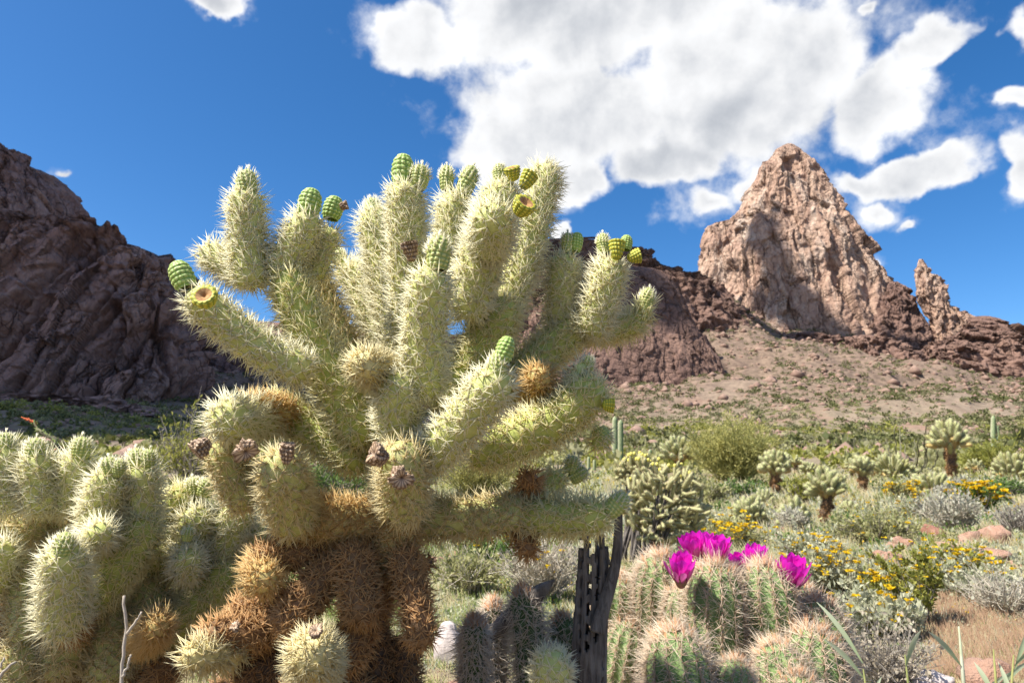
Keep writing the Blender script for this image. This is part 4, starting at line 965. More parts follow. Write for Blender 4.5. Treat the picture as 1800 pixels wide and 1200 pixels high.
DS2 = thing('dry_stick', 'pale twig cut off by the lower left corner', 'stick', kb2)
twig(DS2, 'stalk', [kb2, PW(-20, 1230, .8), PW(5, 1180, .8), PW(26, 1162, .8)], .0030, .0012, STICK); twig(DS2, 'side_twig', [PW(-20, 1230, .8), PW(-5, 1180, .8), PW(8, 1155, .8)], .002, .001, STICK)
# ================================================================ DISTANT CACTI
style('farw', (0.66, 0.60, 0.36), (0.90, 0.87, 0.66), (0.34, 0.37, 0.15), (0.46, 0.47, 0.22), 0.02)
style('farg', (0.56, 0.48, 0.24), (0.80, 0.74, 0.48), (0.28, 0.30, 0.10), (0.40, 0.38, 0.16), 0.02)
# small joints shared by every far cholla: body and spines in one mesh
def far_joint(L, r, sty, seed, nsp, srad, slen):
    rng = np.random.default_rng(seed)
    P, R = capsule_axis((0, 0, 0), (0, 0, L), r * .85, r, (rng.normal(0, .05) * L, rng.normal(0, .05) * L, 0), 9)
    V, F = tube(P, R, 9)
    A, N, T, tt = areoles(P, R, math.sqrt(2*math.pi*r*L / nsp), rng)
    k = 5; d = np.repeat(N, k, 0) + rng.normal(0, .45, (len(A) * k, 3))
    VS, FS, ti = spikes(np.repeat(A, k, 0), d, slen * rng.uniform(.7, 1.2, len(A) * k), srad, rng)
    mi = np.concatenate([np.zeros(len(F), int), np.ones(len(FS), int)])
    return make_mesh('stem_joint', np.vstack([V, VS]), np.concatenate([F, FS + len(V)]), True, [STY[sty]['bo'], STY[sty]['sp']], mi, {'tint': np.concatenate([np.zeros(len(V)), ti])})
FJ = {k: [far_joint(1.0, .20, s, 100 + 7*i + j, 90, .012, .14) for j in range(3)] for i, (k, s) in enumerate((('white', 'farw'), ('green', 'farg'), ('gold', 'gold'), ('brown', 'brown'), ('dark', 'dark')))}
def place_unit(root, me, p0, p1, thick, name='stem_joint', rng=RNG):
    p0 = Vector(p0); p1 = Vector(p1); d = p1 - p0; L = d.length
    o = link(name, me, root)
    q = d.to_track_quat('Z', 'Y') @ Quaternion((0, 0, 1), rng.uniform(0, 6.28))
    o.matrix_local = Matrix.Translation(p0 - world_loc(root)) @ q.to_matrix().to_4x4() @ Matrix.Diagonal((thick / .2, thick / .2, L, 1))
    return o
def far_cholla(label, px, py_base, py_top, trunk_frac, width_px, seed, group='teddy bear chollas on the flat', nj=34, thick=.055, gold=.2):
    rng = np.random.default_rng(seed)
    b = ground_px(px, py_base); d = b[1]; s = d / FPX
    Ht = (py_base - py_top) * s; Wd = width_px * s; tf = trunk_frac
    root = thing('teddy_bear_cholla', label, 'cactus', b, group)
    th = thick * Ht * .50; nj = int(nj * 1.7)
    # trunk of shaggy dark joints
    nt = max(2, int(tf * 6)); pos = b.copy() - [0, 0, .02 * Ht]; top = b + [rng.normal(0, .03) * Ht, 0, tf * Ht]
    for k in range(nt):
        a = b + (top - b) * (k / nt); c = b + (top - b) * ((k + 1.25) / nt) + rng.normal(0, .02, 3) * Ht
        place_unit(root, FJ['dark' if k < nt * .6 else 'brown'][k % 3], a - [0, 0, .03 * Ht], c, th * 2.0, rng=rng)
    for k in range(int(26 * tf) + 2):       # dead joints hanging on the trunk
        f = rng.uniform(.15, .95); a = b + (top - b) * f; an = rng.uniform(0, 6.28)
        c = a + np.array((math.cos(an), math.sin(an), -rng.uniform(.3, 1.3))) * th * 2.9
        place_unit(root, FJ['brown' if rng.random() < .6 else 'dark'][k % 3], a, c, th * .95, rng=rng)
    # crown: short fingers over an uneven dome, carried by a few arms
    ch = (1 - tf) * Ht; cc = top + [0, 0, ch * .12]; rr = np.array((Wd / 2, Wd / 2, ch * .86))
    hubs = []
    for k in range(8):
        an = k * 2.4 + rng.uniform(-.3, .3); e = rng.uniform(.05, .8); dv = np.array((math.cos(an) * math.cos(e), math.sin(an) * math.cos(e), math.sin(e) * .8)); h = cc + dv * rr * .55
        place_unit(root, FJ['gold' if rng.random() < .5 + gold else 'green'][k % 3], top - [0, 0, rng.uniform(0, .2) * tf * Ht], h, th * 1.05, rng=rng); hubs.append((dv, h))
    for k in range(nj):
        e = math.asin(rng.uniform(-.12, .98)); an = k * 2.39996 + rng.uniform(-.25, .25); dv = np.array((math.cos(an) * math.cos(e), math.sin(an) * math.cos(e), math.sin(e)))
        dv0, h = max(hubs, key=lambda q: float(q[0] @ dv)); f = rng.uniform(.84, 1.05)
        tip = cc + dv * rr * f; st = cc + dv * rr * f * .46 + (h - cc) * .12 - [0, 0, ch * .06]
        place_unit(root, FJ['gold' if e < .1 and rng.random() < gold else ('white' if rng.random() < .8 else 'green')][k % 3], st, tip + [0, 0, ch * .05], th * rng.uniform(.85, 1.1), rng=rng)
    return root
far_cholla('short cholla with pale crown on dark trunk left of the palo verde', 1195, 848, 768, .48, 74, 1, nj=36, thick=.075)
far_cholla('pale-crowned cholla standing at the right edge of the palo verde', 1366, 876, 792, .52, 60, 2, nj=32, thick=.085)
far_cholla('nearest small cholla with shaggy rust-brown trunk above the right flowers', 1452, 924, 822, .48, 74, 3, nj=32, thick=.075)
far_cholla('tallest far cholla with long dark trunk near the ocotillo', 1678, 852, 740, .56, 70, 4, nj=34, thick=.06)
far_cholla('thin two-tier cholla with bent dark trunk left of the wide round cholla', 1520, 870, 800, .52, 42, 5, nj=24, thick=.085)
far_cholla('wide round trunkless cholla between thin trunk cholla and ocotillo', 1568, 850, 797, .18, 82, 6, nj=44, thick=.09, gold=.4)
far_cholla('low spreading cholla at the foot of the tallest far cholla', 1640, 872, 832, .10, 90, 7, nj=44, thick=.14, gold=.1)
far_cholla('round cholla cut by the right edge of the picture', 1785, 850, 795, .20, 70, 8, nj=40, thick=.10)
far_cholla('low bright cholla clump between the buckhorn cholla and the nearest small cholla', 1320, 925, 872, .08, 62, 9, nj=36, thick=.13, gold=.05)
far_cholla('low silvery cholla just left of the rust-brown trunk', 1400, 930, 872, .10, 58, 10, nj=36, thick=.13, gold=.05)
far_cholla('tiny cholla hugging the ground right of the rust-brown trunk', 1492, 905, 880, .06, 40, 11, nj=24, thick=.16, gold=.05)
far_cholla('small cholla under the pale-crowned one by the palo verde', 1345, 893, 858, .10, 40, 12, nj=24, thick=.14)

for a in [('small far cholla on the flat above the yellow-flowered bush', 1498, 842, 806, .5, 30, 13), ('tiny far cholla right of the round one by the ocotillo', 1716, 838, 806, .4, 30, 14), ('small dark-trunked cholla behind the nearest small cholla', 1424, 852, 812, .5, 34, 15),
        ('far cholla just right of the palo verde top', 1400, 832, 800, .5, 28, 16), ('small far cholla left of the wide round cholla', 1545, 838, 808, .45, 26, 17), ('far cholla between the right saguaro and the picture edge', 1775, 826, 792, .5, 30, 18)]:
    far_cholla(a[0], *a[1:4], a[4], a[5], a[6], nj=22, thick=.09)
# ---- buckhorn cholla: tangle of thin knobbly branches with yellow fruit
style('buck', (0.56, 0.46, 0.26), (0.84, 0.76, 0.54), (0.34, 0.35, 0.15), (0.48, 0.45, 0.23), 0.02)
BK = [far_joint(1.0, .20, 'buck', 300 + j, 70, .012, .13) for j in range(3)]
YF = make_mesh('fruit', *(lambda a: (a[0], a[1]))(tube(np.array([(0, 0, -1.), (0, 0, -.7), (0, 0, 0), (0, 0, .7), (0, 0, 1.)]), np.array([.2, .75, 1, .8, .25]), 7)), True, [noisy('yellow_fruit', (0.55, 0.50, 0.10), (0.72, 0.62, 0.16), 60, .6)])
def buckhorn(label, px, py, rx, ry, dist, seed, n, lpx, thpx, nfruit, base_px):
    """a ball of short branching joints round a few woody limbs (sizes in photo pixels)"""
    rng = np.random.default_rng(seed); s = dist / FPX
    c = PW(px, py, dist); b = PW(base_px, 1000, dist); b[2] = ground_at(b[0], b[1])
    root = thing('buckhorn_cholla', label, 'cactus', b)
    R = np.array((rx * s, rx * s * .8, ry * s)); limbs = []
    for k in range(16):
        e = c + unit(rng.normal(0, 1, 3)) * R * rng.uniform(.3, .75); m = (b + e) / 2 + rng.normal(0, .15, 3) * R; t = np.linspace(0, 1, 9)[:, None]
        b1 = b + rng.normal(0, .28, 3) * R * [1, 1, 0] - [0, 0, .02]; P = (1-t)**2 * b1 + 2*t*(1-t) * m + t*t * e; V, F = tube(P, np.linspace(thpx * .8, thpx * .5, 9) * s, 7); child('limb', make_mesh('limb', V, F, True, [WOOD]), root); limbs.append(P)
    AL = np.concatenate([P[4:] for P in limbs]); ends = []
    for k in range(n):
        q = unit(rng.normal(0, 1, 3)); p = c + q * R * rng.uniform(.35, 1) ** .6
        if p[2] < b[2] + .02: p[2] = b[2] + .02
        near = AL[np.argmin(np.linalg.norm(AL - p, axis=1))]; d = unit(unit(p - near) * .5 + q * .35 + rng.normal(0, .42, 3) + [0, 0, .45]); L = lpx * s * rng.uniform(.7, 1.3)
        place_unit(root, BK[k % 3], p - d * L * .5, p + d * L * .5, thpx * s * rng.uniform(.8, 1.1), rng=rng); ends.append((p[2], p + d * L * .5))
    ends.sort(key=lambda q: -q[0] + rng.uniform(0, ry * s * .8))
    for _, e in ends[:nfruit]:
        o = link('fruit', YF, root); o.location = Vector(e) - world_loc(root); k = thpx * s * .95; o.scale = (k, k, k * 1.2)
    return root
buckhorn('tangled tan buckhorn cholla with thin branches behind the dead wood', 1165, 885, 74, 70, 3.6, 21, 298, 24, 3.3, 8, 1125)
buckhorn('yellow-fruited cholla head rising left of the tangled buckhorn cholla', 1122, 828, 40, 24, 4.4, 22, 130, 20, 3.3, 30, 1105)

# ---- saguaros
SAG = noisy('saguaro_skin', (0.13, 0.20, 0.085), (0.22, 0.29, 0.13), 6, .7)
SAGSP = noisy('saguaro_rib_spines', (0.36, 0.36, 0.22), (0.46, 0.44, 0.30), 20, .8)
def saguaro(label, px, pyb, pyt, rpx, dist, seed, arms=()):
    rng = np.random.default_rng(seed)
    top = PW(px, pyt, dist); b = PW(px, pyb, dist); b[2] = ground_at(b[0], b[1]) - .1; r = rpx * dist / FPX
    root = thing('saguaro', label, 'cactus', b, 'saguaros on the flat')
    def col(nm, P, R):
        n = len(P); T, N, B = axis_frames(P); sd_ = 42; a = np.linspace(0, 2*math.pi, sd_, endpoint=False); rib = 1 - .16 * (.5 - .5 * np.cos(14 * a))
        V = (P[:, None] + (R[:, None] * rib)[..., None] * (np.cos(a)[None, :, None] * N[:, None] + np.sin(a)[None, :, None] * B[:, None])).reshape(-1, 3)
        i, j = np.meshgrid(np.arange(n-1), np.arange(sd_), indexing='ij'); q = i*sd_ + j; q2 = i*sd_ + (j+1) % sd_
        F = np.stack([q, q2, q2+sd_, q+sd_], -1).reshape(-1, 4); mi = np.where((j.ravel() % 3) == 0, 1, 0)
        child(nm, make_mesh(nm, V, F, True, [SAG, SAGSP], mi), root)
    s = np.linspace(0, 1, 24); P = b + (top - b) * s[:, None]; H = np.linalg.norm(top - b); x = np.clip((1 - s) * H / (r * 1.5), 0, 1)
    col('trunk', P, r * np.sqrt(np.clip(1 - (1 - x)**2, .003, 1)) * (.85 + .15 * np.sin(s * 3)))
    for (f0, side, f1) in arms:
        a0 = b + (top - b) * f0; L = (f1 - f0) * H; tt = np.linspace(0, 1, 18)
        Pa = a0 + np.stack([side * r * 2.6 * np.minimum(1, tt * 3), 0 * tt, L * np.clip(tt - .2, 0, 1) / .8], 1); col('arm', Pa, r * .7 * np.sqrt(np.clip(1 - np.clip((tt - .9) / .1, 0, 1)**2, .01, 1)))
saguaro('tall left-hand saguaro column of the pair beside the big cactus', 1081, 830, 731, 5.2, 34, 1)
saguaro('slightly shorter right-hand saguaro column of the pair beside the big cactus', 1091, 830, 737, 5.0, 35, 2)
saguaro('short saguaro standing alone between the pair and the palo verde', 1143, 826, 789, 3.4, 45, 3)
saguaro('small thin saguaro left of the pair, close to the big cactus', 1035, 840, 802, 3.0, 30, 4)
saguaro('small thin saguaro half hidden under the tall pair', 1045, 842, 807, 2.8, 30, 5)
saguaro('lone slender saguaro on the slope near the right edge', 1746, 800, 730, 3.8, 60, 6, ((.35, 1, .72),))

# ---- ocotillo
OCO = noisy('ocotillo_bark', (0.11, 0.10, 0.07), (0.20, 0.19, 0.10), 30, .9)
OCOLEAF = leafmat('ocotillo_leaf', (0.16, 0.22, 0.06), (0.28, 0.34, 0.10), .3)
def wand(root, pts, r0, r1, leaf, rng, nl=60, lsz=.02):
    pts = np.array(pts); n = len(pts); f = np.linspace(0, n-1, 16); P = np.stack([np.interp(f, np.arange(n), pts[:, k]) for k in range(3)], 1); P[1:-1] += rng.normal(0, r0 * .8, (14, 3))
    V, F = tube(P, np.linspace(r0, r1, 16), 5); o = child('wand', make_mesh('wand', V, F, True, [OCO]), root)
    if leaf:
        k = rng.uniform(0, 15, nl); c = np.stack([np.interp(k, np.arange(16), P[:, m]) for m in range(3)], 1); VS, FS, ti = spikes(c, rng.normal(0, 1, (nl, 3)), lsz, lsz * .3, rng, (0, 1), (0, 1))
        s = link('leaves', make_mesh('leaves', VS, FS, False, [OCOLEAF], attrs={'tint': ti}), o); s['kind'] = 'stuff'
ro = np.random.default_rng(31)
ob_ = ground_px(1600, 848)
OC = thing('ocotillo', 'ocotillo with thin dark wands left of the tallest far cholla', 'shrub', ob_)
for (x, y, k) in [(1557, 770, 0), (1572, 752, 0), (1580, 745, 0), (1614, 770, 14), (1628, 745, 18), (1632, 760, 20), (1608, 772, 8), (1590, 780, 0), (1650, 790, 30), (1565, 790, 0)]:
    d = ob_[1]; wand(OC, [ob_, PW(1600 + (x - 1600) * .75 + k * .2, 815, d + ro.normal(0, .3)), PW(x, y, d + ro.normal(0, .5))], .030, .014, True, ro)
# the flowering ocotillo wand tip above the left cholla
d2 = 5.0; b2 = PW(170, 1000, d2); b2[2] = ground_at(b2[0], b2[1])
OC2 = thing('ocotillo', 'green ocotillo wand with red flower tip above the left cholla', 'shrub', b2)
wand(OC2, [b2, PW(150, 900, d2), PW(118, 806, d2), PW(104, 786, d2), PW(84, 758, d2), PW(60, 742, d2)], .024, .012, True, ro, 160, .035)
wand(OC2, [PW(118, 806, d2), PW(95, 792, d2)], .012, .008, False, ro); wand(OC2, [PW(118, 806, d2), PW(125, 790, d2)], .010, .008, True, ro, 20, .03)
RED = leafmat('ocotillo_flower', (0.45, 0.08, 0.03), (0.62, 0.16, 0.06), .3)
for nm, (xa, ya), (xb, yb) in (('flower_spike', (66, 744), (38, 733)), ('flower_spike', (112, 786), (88, 792))):
    A0 = PW(xa, ya, d2); A1 = PW(xb, yb, d2); k = ro.uniform(0, 1, 60)[:, None]
    VS, FS, ti = spikes(A0 + (A1 - A0) * k, (A1 - A0) / np.linalg.norm(A1 - A0) + ro.normal(0, .5, (60, 3)), .026 * (1.1 - k[:, 0] * .6), .005, ro, (0, 1), (0, 1)); child(nm, make_mesh(nm, VS, FS, False, [RED], attrs={'tint': ti}), OC2)

# ================================================================ SHRUBS
TWIGM = noisy('grey_twig', (0.20, 0.17, 0.14), (0.36, 0.32, 0.27), 40, .9)
TWIGP = noisy('pale_twig', (0.40, 0.35, 0.27), (0.58, 0.52, 0.42), 40, .9)
GREENSTEM = noisy('green_twig', (0.20, 0.22, 0.07), (0.32, 0.31, 0.11), 30, .8)
LM = dict(silver=leafmat('silver_leaf', (0.36, 0.38, 0.23), (0.66, 0.64, 0.46), .4, .8), sage=leafmat('sage_leaf', (0.28, 0.29, 0.11), (0.54, 0.51, 0.26), .45), olive=leafmat('olive_leaf', (0.20, 0.22, 0.04), (0.44, 0.42, 0.11), .45),
          green=leafmat('green_leaf', (0.09, 0.16, 0.035), (0.22, 0.32, 0.09), .4), palo=leafmat('paloverde_leaf', (0.38, 0.36, 0.11), (0.62, 0.57, 0.22), .45), dry=leafmat('dry_leaf', (0.33, 0.27, 0.19), (0.52, 0.46, 0.36), .3), grey=leafmat('grey_leaf', (0.34, 0.33, 0.24), (0.58, 0.56, 0.44), .35))
LM['scrub'] = leafmat('scrub_leaf', (0.075, 0.09, 0.03), (0.21, 0.21, 0.08), .25); LM['scrub_grey'] = leafmat('scrub_grey_leaf', (0.15, 0.15, 0.075), (0.33, 0.31, 0.17), .25)
YEL = leafmat('yellow_petals', (0.62, 0.38, 0.01), (0.80, 0.58, 0.02), .35)
def leaves(c, d, size, asp, rng):
    """diamond leaves: 4 corners, 2 triangles, slightly folded"""
    n = len(c); d = unit(d); s = unit(np.cross(d, rng.normal(0, 1, (n, 3)))); up = np.cross(d, s)
    L = (size * rng.uniform(.6, 1.3, n))[:, None]; w = L * asp
    V = np.stack([c, c + d * L * .5 + s * w + up * w * .4, c + d * L, c + d * L * .5 - s * w + up * w * .4], 1).reshape(-1, 3)
    o = np.arange(n)[:, None] * 4; F = np.concatenate([o + np.array([[0, 1, 2]]), o + np.array([[0, 2, 3]])])
    return V, F, np.repeat(rng.uniform(0, 1, n), 4)
def shrub(name, label, base, R, H, seed, leaf, lsize, nstem=26, nl=1600, twigm=None, flowers=0, fsize=.012, upright=.5, cat='shrub', group=None, twr=.004, asp=.28, tufts=None, fh=.12):
    rng = np.random.default_rng(seed); base = np.asarray(base, float)
    root = thing(name, label, cat, base, group)
    parts = []; paths = []
    for k in range(nstem):
        an = rng.uniform(0, 6.28); out = R * math.sqrt(rng.uniform(.02, 1)); hh = H * rng.uniform(.55, 1.0) * math.sqrt(max(.15, 1 - (out / R)**2 * (1 - upright)))
        e = base + np.array((math.cos(an) * out, math.sin(an) * out, hh)); m = base + (e - base) * .5 + np.array((math.cos(an) * out * .12, math.sin(an) * out * .12, hh * .10)) + rng.normal(0, R * .05, 3)
        t = np.linspace(0, 1, 7)[:, None]; P = (1-t)**2 * (base - [0, 0, .01]) + 2*t*(1-t) * m + t*t * e; P[1:] += rng.normal(0, R * .018, (6, 3))
        parts.append(tube(P, np.linspace(twr, twr * .35, 7), 4, False)); paths.append(P)
        for b_ in range(3):      # side twigs
            i = rng.integers(2, 6); q = P[i] + rng.normal(0, 1, 3) * R * .22 + [0, 0, H * .12]; parts.append(tube(np.array([P[i], (P[i] + q) / 2 + rng.normal(0, R * .02, 3), q]), np.array([twr * .5, twr * .4, twr * .25]), 3, False)); paths.append(np.linspace(P[i], q, 7))
    V, F = cat_meshes(parts)
    child('stems', make_mesh('stems', V, F, True, [twigm or TWIGM]), root)
    if nl:
        pi = rng.integers(0, len(paths), nl); tt = 6 * (1 - rng.uniform(0, .75, nl)**1.3); i0 = np.clip(tt.astype(int), 0, 5); AP = np.array(paths)
        c = AP[pi, i0] * (1 - (tt - i0))[:, None] + AP[pi, i0 + 1] * (tt - i0)[:, None]; dd = AP[pi, 6] - AP[pi, 3]
        c = c + rng.normal(0, R * .035, (nl, 3)); d = unit(dd) * .7 + rng.normal(0, .6, (nl, 3)) + [0, 0, .35]
        V, F, ti = leaves(c, d, lsize, asp, rng)
        child('foliage', make_mesh('foliage', V, F, False, [LM[leaf]], attrs={'tint': ti}), root, 'stuff')
    if flowers:
        pr = []; cs = []
        for k in range(flowers):
            P = paths[rng.integers(0, len(paths))]; a = P[6]; e = a + np.array((rng.normal(0, R * .06), rng.normal(0, R * .06), H * fh * rng.uniform(.5, 1.3))); pr.append(tube(np.array([a, (a + e) / 2, e]), np.array([.0012, .001, .001]) * (fsize / .012), 3, False)); cs.append(e)
        V, F = cat_meshes(pr); child('flower_stalks', make_mesh('flower_stalks', V, F, True, [GREENSTEM]), root, 'stuff')
        cs = np.repeat(np.array(cs), 9, 0); n = len(cs); an = np.tile(np.arange(9) * .698, flowers) + rng.normal(0, .1, n); tilt = np.repeat(rng.normal(0, .35, (flowers, 3)), 9, 0)
        d = np.stack([np.cos(an), np.sin(an), np.full(n, .25)], 1) + tilt * [[.3, .3, 1]]; V, F, ti = leaves(cs, d, fsize, .34, rng)
        child('flowers', make_mesh('flowers', V, F, False, [YEL], attrs={'tint': ti}), root, 'stuff')
    return root
def shrub_px(name, label, px, pyb, wpx, hpx, seed, leaf, lpx, **kw):
    """sizes in photo pixels, stood on the ground under that pixel"""
    b = ground_px(px, pyb); s = b[1] / FPX
    kw['twr'] = kw.get('twr', 1.3) * s; kw['fsize'] = kw.get('fsize', 5) * s
    return shrub(name, label, b, wpx / 2 * s, hpx * s, seed, leaf, lpx * s, **kw)
# big palo verde behind the flowers
pv = shrub_px('palo_verde', 'large airy yellow-green palo verde bush in front of the talus slope', 1292, 858, 160, 112, 41, 'palo', 6, nstem=190, nl=15000, twigm=GREENSTEM, upright=.75, twr=1.2, asp=.12, cat='tree')
shrub_px('palo_verde', 'pale olive bush behind the ocotillo and the tallest far cholla', 1755, 832, 110, 50, 42, 'olive', 7, nstem=70, nl=4500, twigm=GREENSTEM, upright=.6, asp=.14)
shrub_px('palo_verde', 'thin yellow-green bush seen through the gap under the right arms', 840, 880, 150, 95, 43, 'palo', 6, nstem=100, nl=6000, twigm=GREENSTEM, upright=.7, asp=.12, cat='tree')
shrub_px('creosote_bush', 'sparse yellowish bush between the shaded cliff and the big cactus', 335, 880, 150, 175, 44, 'olive', 8, nstem=60, nl=1500, upright=.5, twr=1.1, asp=.22)
# mid ground
S1 = [  # name, label, px, base y, width, height, leaf, leaf px, kw
    ('brittlebush', 'silver brittlebush with yellow flowers right of the flowering hedgehog cactus', 1462, 1055, 150, 80, 'silver', 9, dict(nl=4200, flowers=150, fsize=7, nstem=60)),
    ('brittlebush', 'bluish silver brittlebush in front of the right boulders', 1545, 1125, 150, 75, 'silver', 10, dict(nl=4200, flowers=50, fsize=8, nstem=60)),
    ('brittlebush', 'grey-leaved brittlebush with gold flowers above the magenta flowers', 1290, 962, 130, 42, 'sage', 6, dict(nl=2600, flowers=110, fsize=5.5, nstem=40, fh=.2)),
    ('brittlebush', 'golden-flowered brittlebush beside the low silvery cholla', 1420, 985, 130, 36, 'silver', 7, dict(nl=2400, flowers=60, fsize=5.5, nstem=40)),
    ('brittlebush', 'brittlebush covered in yellow flowers at the right edge below the round cholla', 1728, 898, 82, 48, 'green', 6, dict(nl=2000, flowers=170, fsize=6, nstem=40, fh=.1)),
    ('brittlebush', 'yellow-flowered brittlebush below the wide round cholla', 1590, 882, 70, 34, 'sage', 6, dict(nl=1200, flowers=60, fsize=5.5)),
    ('bursage', 'grey-green rounded bursage below the brown outcrop of yellow flowers', 1545, 958, 150, 52, 'sage', 6, dict(nl=4500, nstem=60, flowers=20, fsize=4)),
    ('bursage', 'twiggy lavender-grey bush left of the pink boulders', 1675, 938, 112, 72, 'grey', 7, dict(nl=1400, nstem=110, twigm=TWIGP, upright=.6)),
    ('bursage', 'pinkish grey twiggy bush behind the right magenta flowers', 1390, 938, 60, 44, 'grey', 6, dict(nl=500, nstem=70, twigm=TWIGP, upright=.7)),
    ('creosote_bush', 'upright yellow-green creosote sprig in the right foreground', 1620, 1110, 110, 150, 'olive', 8, dict(nl=1900, nstem=18, upright=.8, flowers=40, fsize=5)),
    ('creosote_bush', 'leafy yellow-green sprig left of the creosote, bending over the silver bush', 1578, 1100, 110, 90, 'olive', 8, dict(nl=1400, nstem=18, upright=.8, flowers=80, fsize=6)),
    ('brittlebush', 'silver-green brittlebush with scattered yellow flowers at the far right foreground', 1720, 1060, 190, 60, 'silver', 8, dict(nl=4200, flowers=50, fsize=7, nstem=44)),
    ('bursage', 'dry grey twig tangle at the lower right edge', 1775, 1090, 150, 80, 'grey', 8, dict(nl=400, nstem=120, twigm=TWIGP)),
    ('bursage', 'dead brown twig tangle at the bottom below the silver brittlebush', 1560, 1215, 180, 100, 'dry', 9, dict(nl=900, nstem=100)),
    ('bursage', 'dark leafless bush at the right edge above the boulders', 1795, 945, 80, 60, 'grey', 5, dict(nl=200, nstem=90)),
    ('bursage', 'green-grey bush between the nearest small cholla and the grey bursage', 1505, 935, 90, 26, 'green', 6, dict(nl=1600)),
    ('bursage', 'rounded green bush at the foot of the palo verde', 1245, 890, 90, 44, 'sage', 6, dict(nl=1800)),
    ('creosote_bush', 'low dark-green bush left of the pale-crowned cholla', 1300, 880, 60, 36, 'green', 5, dict(nl=1200)),
    ('creosote_bush', 'bright olive bush behind the nearest small cholla', 1412, 890, 70, 50, 'olive', 6, dict(nl=1500, upright=.7)),
    ('brittlebush', 'green brittlebush with yellow dots seen under the right arm', 850, 1000, 150, 60, 'green', 9, dict(nl=1700, flowers=22, fsize=6)),
    ('bursage', 'pale grey dry bush between the big trunk and the dead wood', 960, 1060, 170, 115, 'dry', 8, dict(nl=900, nstem=130, twigm=TWIGP, flowers=10, fsize=6, upright=.6)),
    ('bursage', 'straw-coloured bush behind the shaded hedgehog clump', 830, 1050, 140, 80, 'sage', 9, dict(nl=1700, nstem=70, twigm=TWIGP)),
    ('brittlebush', 'silver bush half hidden behind the buckhorn cholla', 1215, 940, 90, 45, 'silver', 7, dict(nl=1300)),
    ('bursage', 'grey bush between the left cholla and the big trunk', 470, 960, 120, 80, 'sage', 8, dict(nl=1600, nstem=50)),
    ('creosote_bush', 'green bush glimpsed through the arms left of the trunk', 590, 880, 160, 70, 'green', 7, dict(nl=2000, nstem=50)),
    ('brittlebush', 'small green plant under the left cholla arms', 320, 1040, 80, 60, 'green', 9, dict(nl=900)),
    ('bursage', 'greyish bush in line behind the low spreading cholla', 1700, 880, 90, 36, 'grey', 5, dict(nl=1300, nstem=60)),
    ('creosote_bush', 'green bush under the round cholla at the right edge', 1770, 880, 80, 40, 'green', 5, dict(nl=1500)),
    ('bursage', 'small silver bush beside the red-brown rock', 1610, 915, 80, 36, 'silver', 5, dict(nl=1300, flowers=16, fsize=4.5)),
    ('brittlebush', 'sparse yellow-flowered bush right in front of the pink boulders', 1690, 1005, 90, 46, 'olive', 7, dict(nl=800, flowers=40, fsize=6)),
]
for i, (nm, lab, px, py, w, h, lf, lp, kw) in enumerate(S1): shrub_px(nm, lab, px, py, w, h, 500 + i, lf, lp, **kw)

# ---- grass-like leafy stalks close to the lens on the right
STALK = noisy('pale_stalk', (0.36, 0.39, 0.25), (0.54, 0.55, 0.42), 40, .7)
BLADE = leafmat('milky_leaf', (0.30, 0.37, 0.19), (0.56, 0.60, 0.42), .4)
rs = np.random.default_rng(77)
def stalk_plant(label, px, top, d, n, spread, seed):
    rng = np.random.default_rng(seed); b = PW(px, 1500, d); b[2] = ground_at(b[0], b[1]); tp = PW(px + rng.normal(0, 4), top, d)
    root = thing('leafy_stalk', label, 'plant', b, 'leafy stalks close to the lens')
    P = np.array([b, b + (tp - b) * .4 + rng.normal(0, .006, 3), b + (tp - b) * .75 + rng.normal(0, .004, 3), b + (tp - b) * .9 + rng.normal(0, .004, 3), tp]); V, F = tube(P, np.array([.0035, .003, .0026, .0022, .0009]) * (.8 if n < 5 else .6), 7); child('stalk', make_mesh('stalk', V, F, True, [STALK if n < 5 else GREENSTEM]), root)
    for k in range(n):
        f = rng.uniform(.6, 1.02); c = b + (tp - b) * f; an = rng.uniform(0, 6.28); L = rng.uniform(.045, .085); dr = unit(np.array((math.cos(an) * .7, math.sin(an) * .5, rng.uniform(.3, 1.2))))
        sd_ = unit(np.cross(dr, (0.2, 1, .1))); t = np.linspace(0, 1, 7); wv = .0024 * np.sin(math.pi * np.clip(t * .93 + .05, 0, 1)); ctr = c + dr * (t * L)[:, None] + np.array((0, 0, -1)) * (t**2 * L * .25)[:, None]
        nrm = np.cross(dr, sd_); V = np.concatenate([ctr - sd_ * wv[:, None], ctr - nrm * wv[:, None] * .35, ctr + sd_ * wv[:, None]]); i = np.arange(6)
        F = np.concatenate([np.stack([i, i + 1, i + 8, i + 7], 1), np.stack([i + 7, i + 8, i + 15, i + 14], 1)]); child('leaf', make_mesh('leaf', V, F, True, [BLADE], attrs={'tint': np.tile(t, 3)}), root)
stalk_plant('blurred thick white stalk near the lower right corner', 1684, 1100, .72, 4, 1, 1)
stalk_plant('blurred leafy stalk just left of the white stalk', 1590, 1150, .70, 6, 1, 2)
stalk_plant('blurred leafy stalk right of the white stalk, leaning right', 1738, 1140, .70, 6, 1, 3)
stalk_plant('blurred leafy stalk nearest the flowering cactus', 1520, 1175, .72, 5, 1, 4)
stalk_plant('blurred leafy stalk in the lower right corner', 1785, 1150, .68, 6, 1, 5)

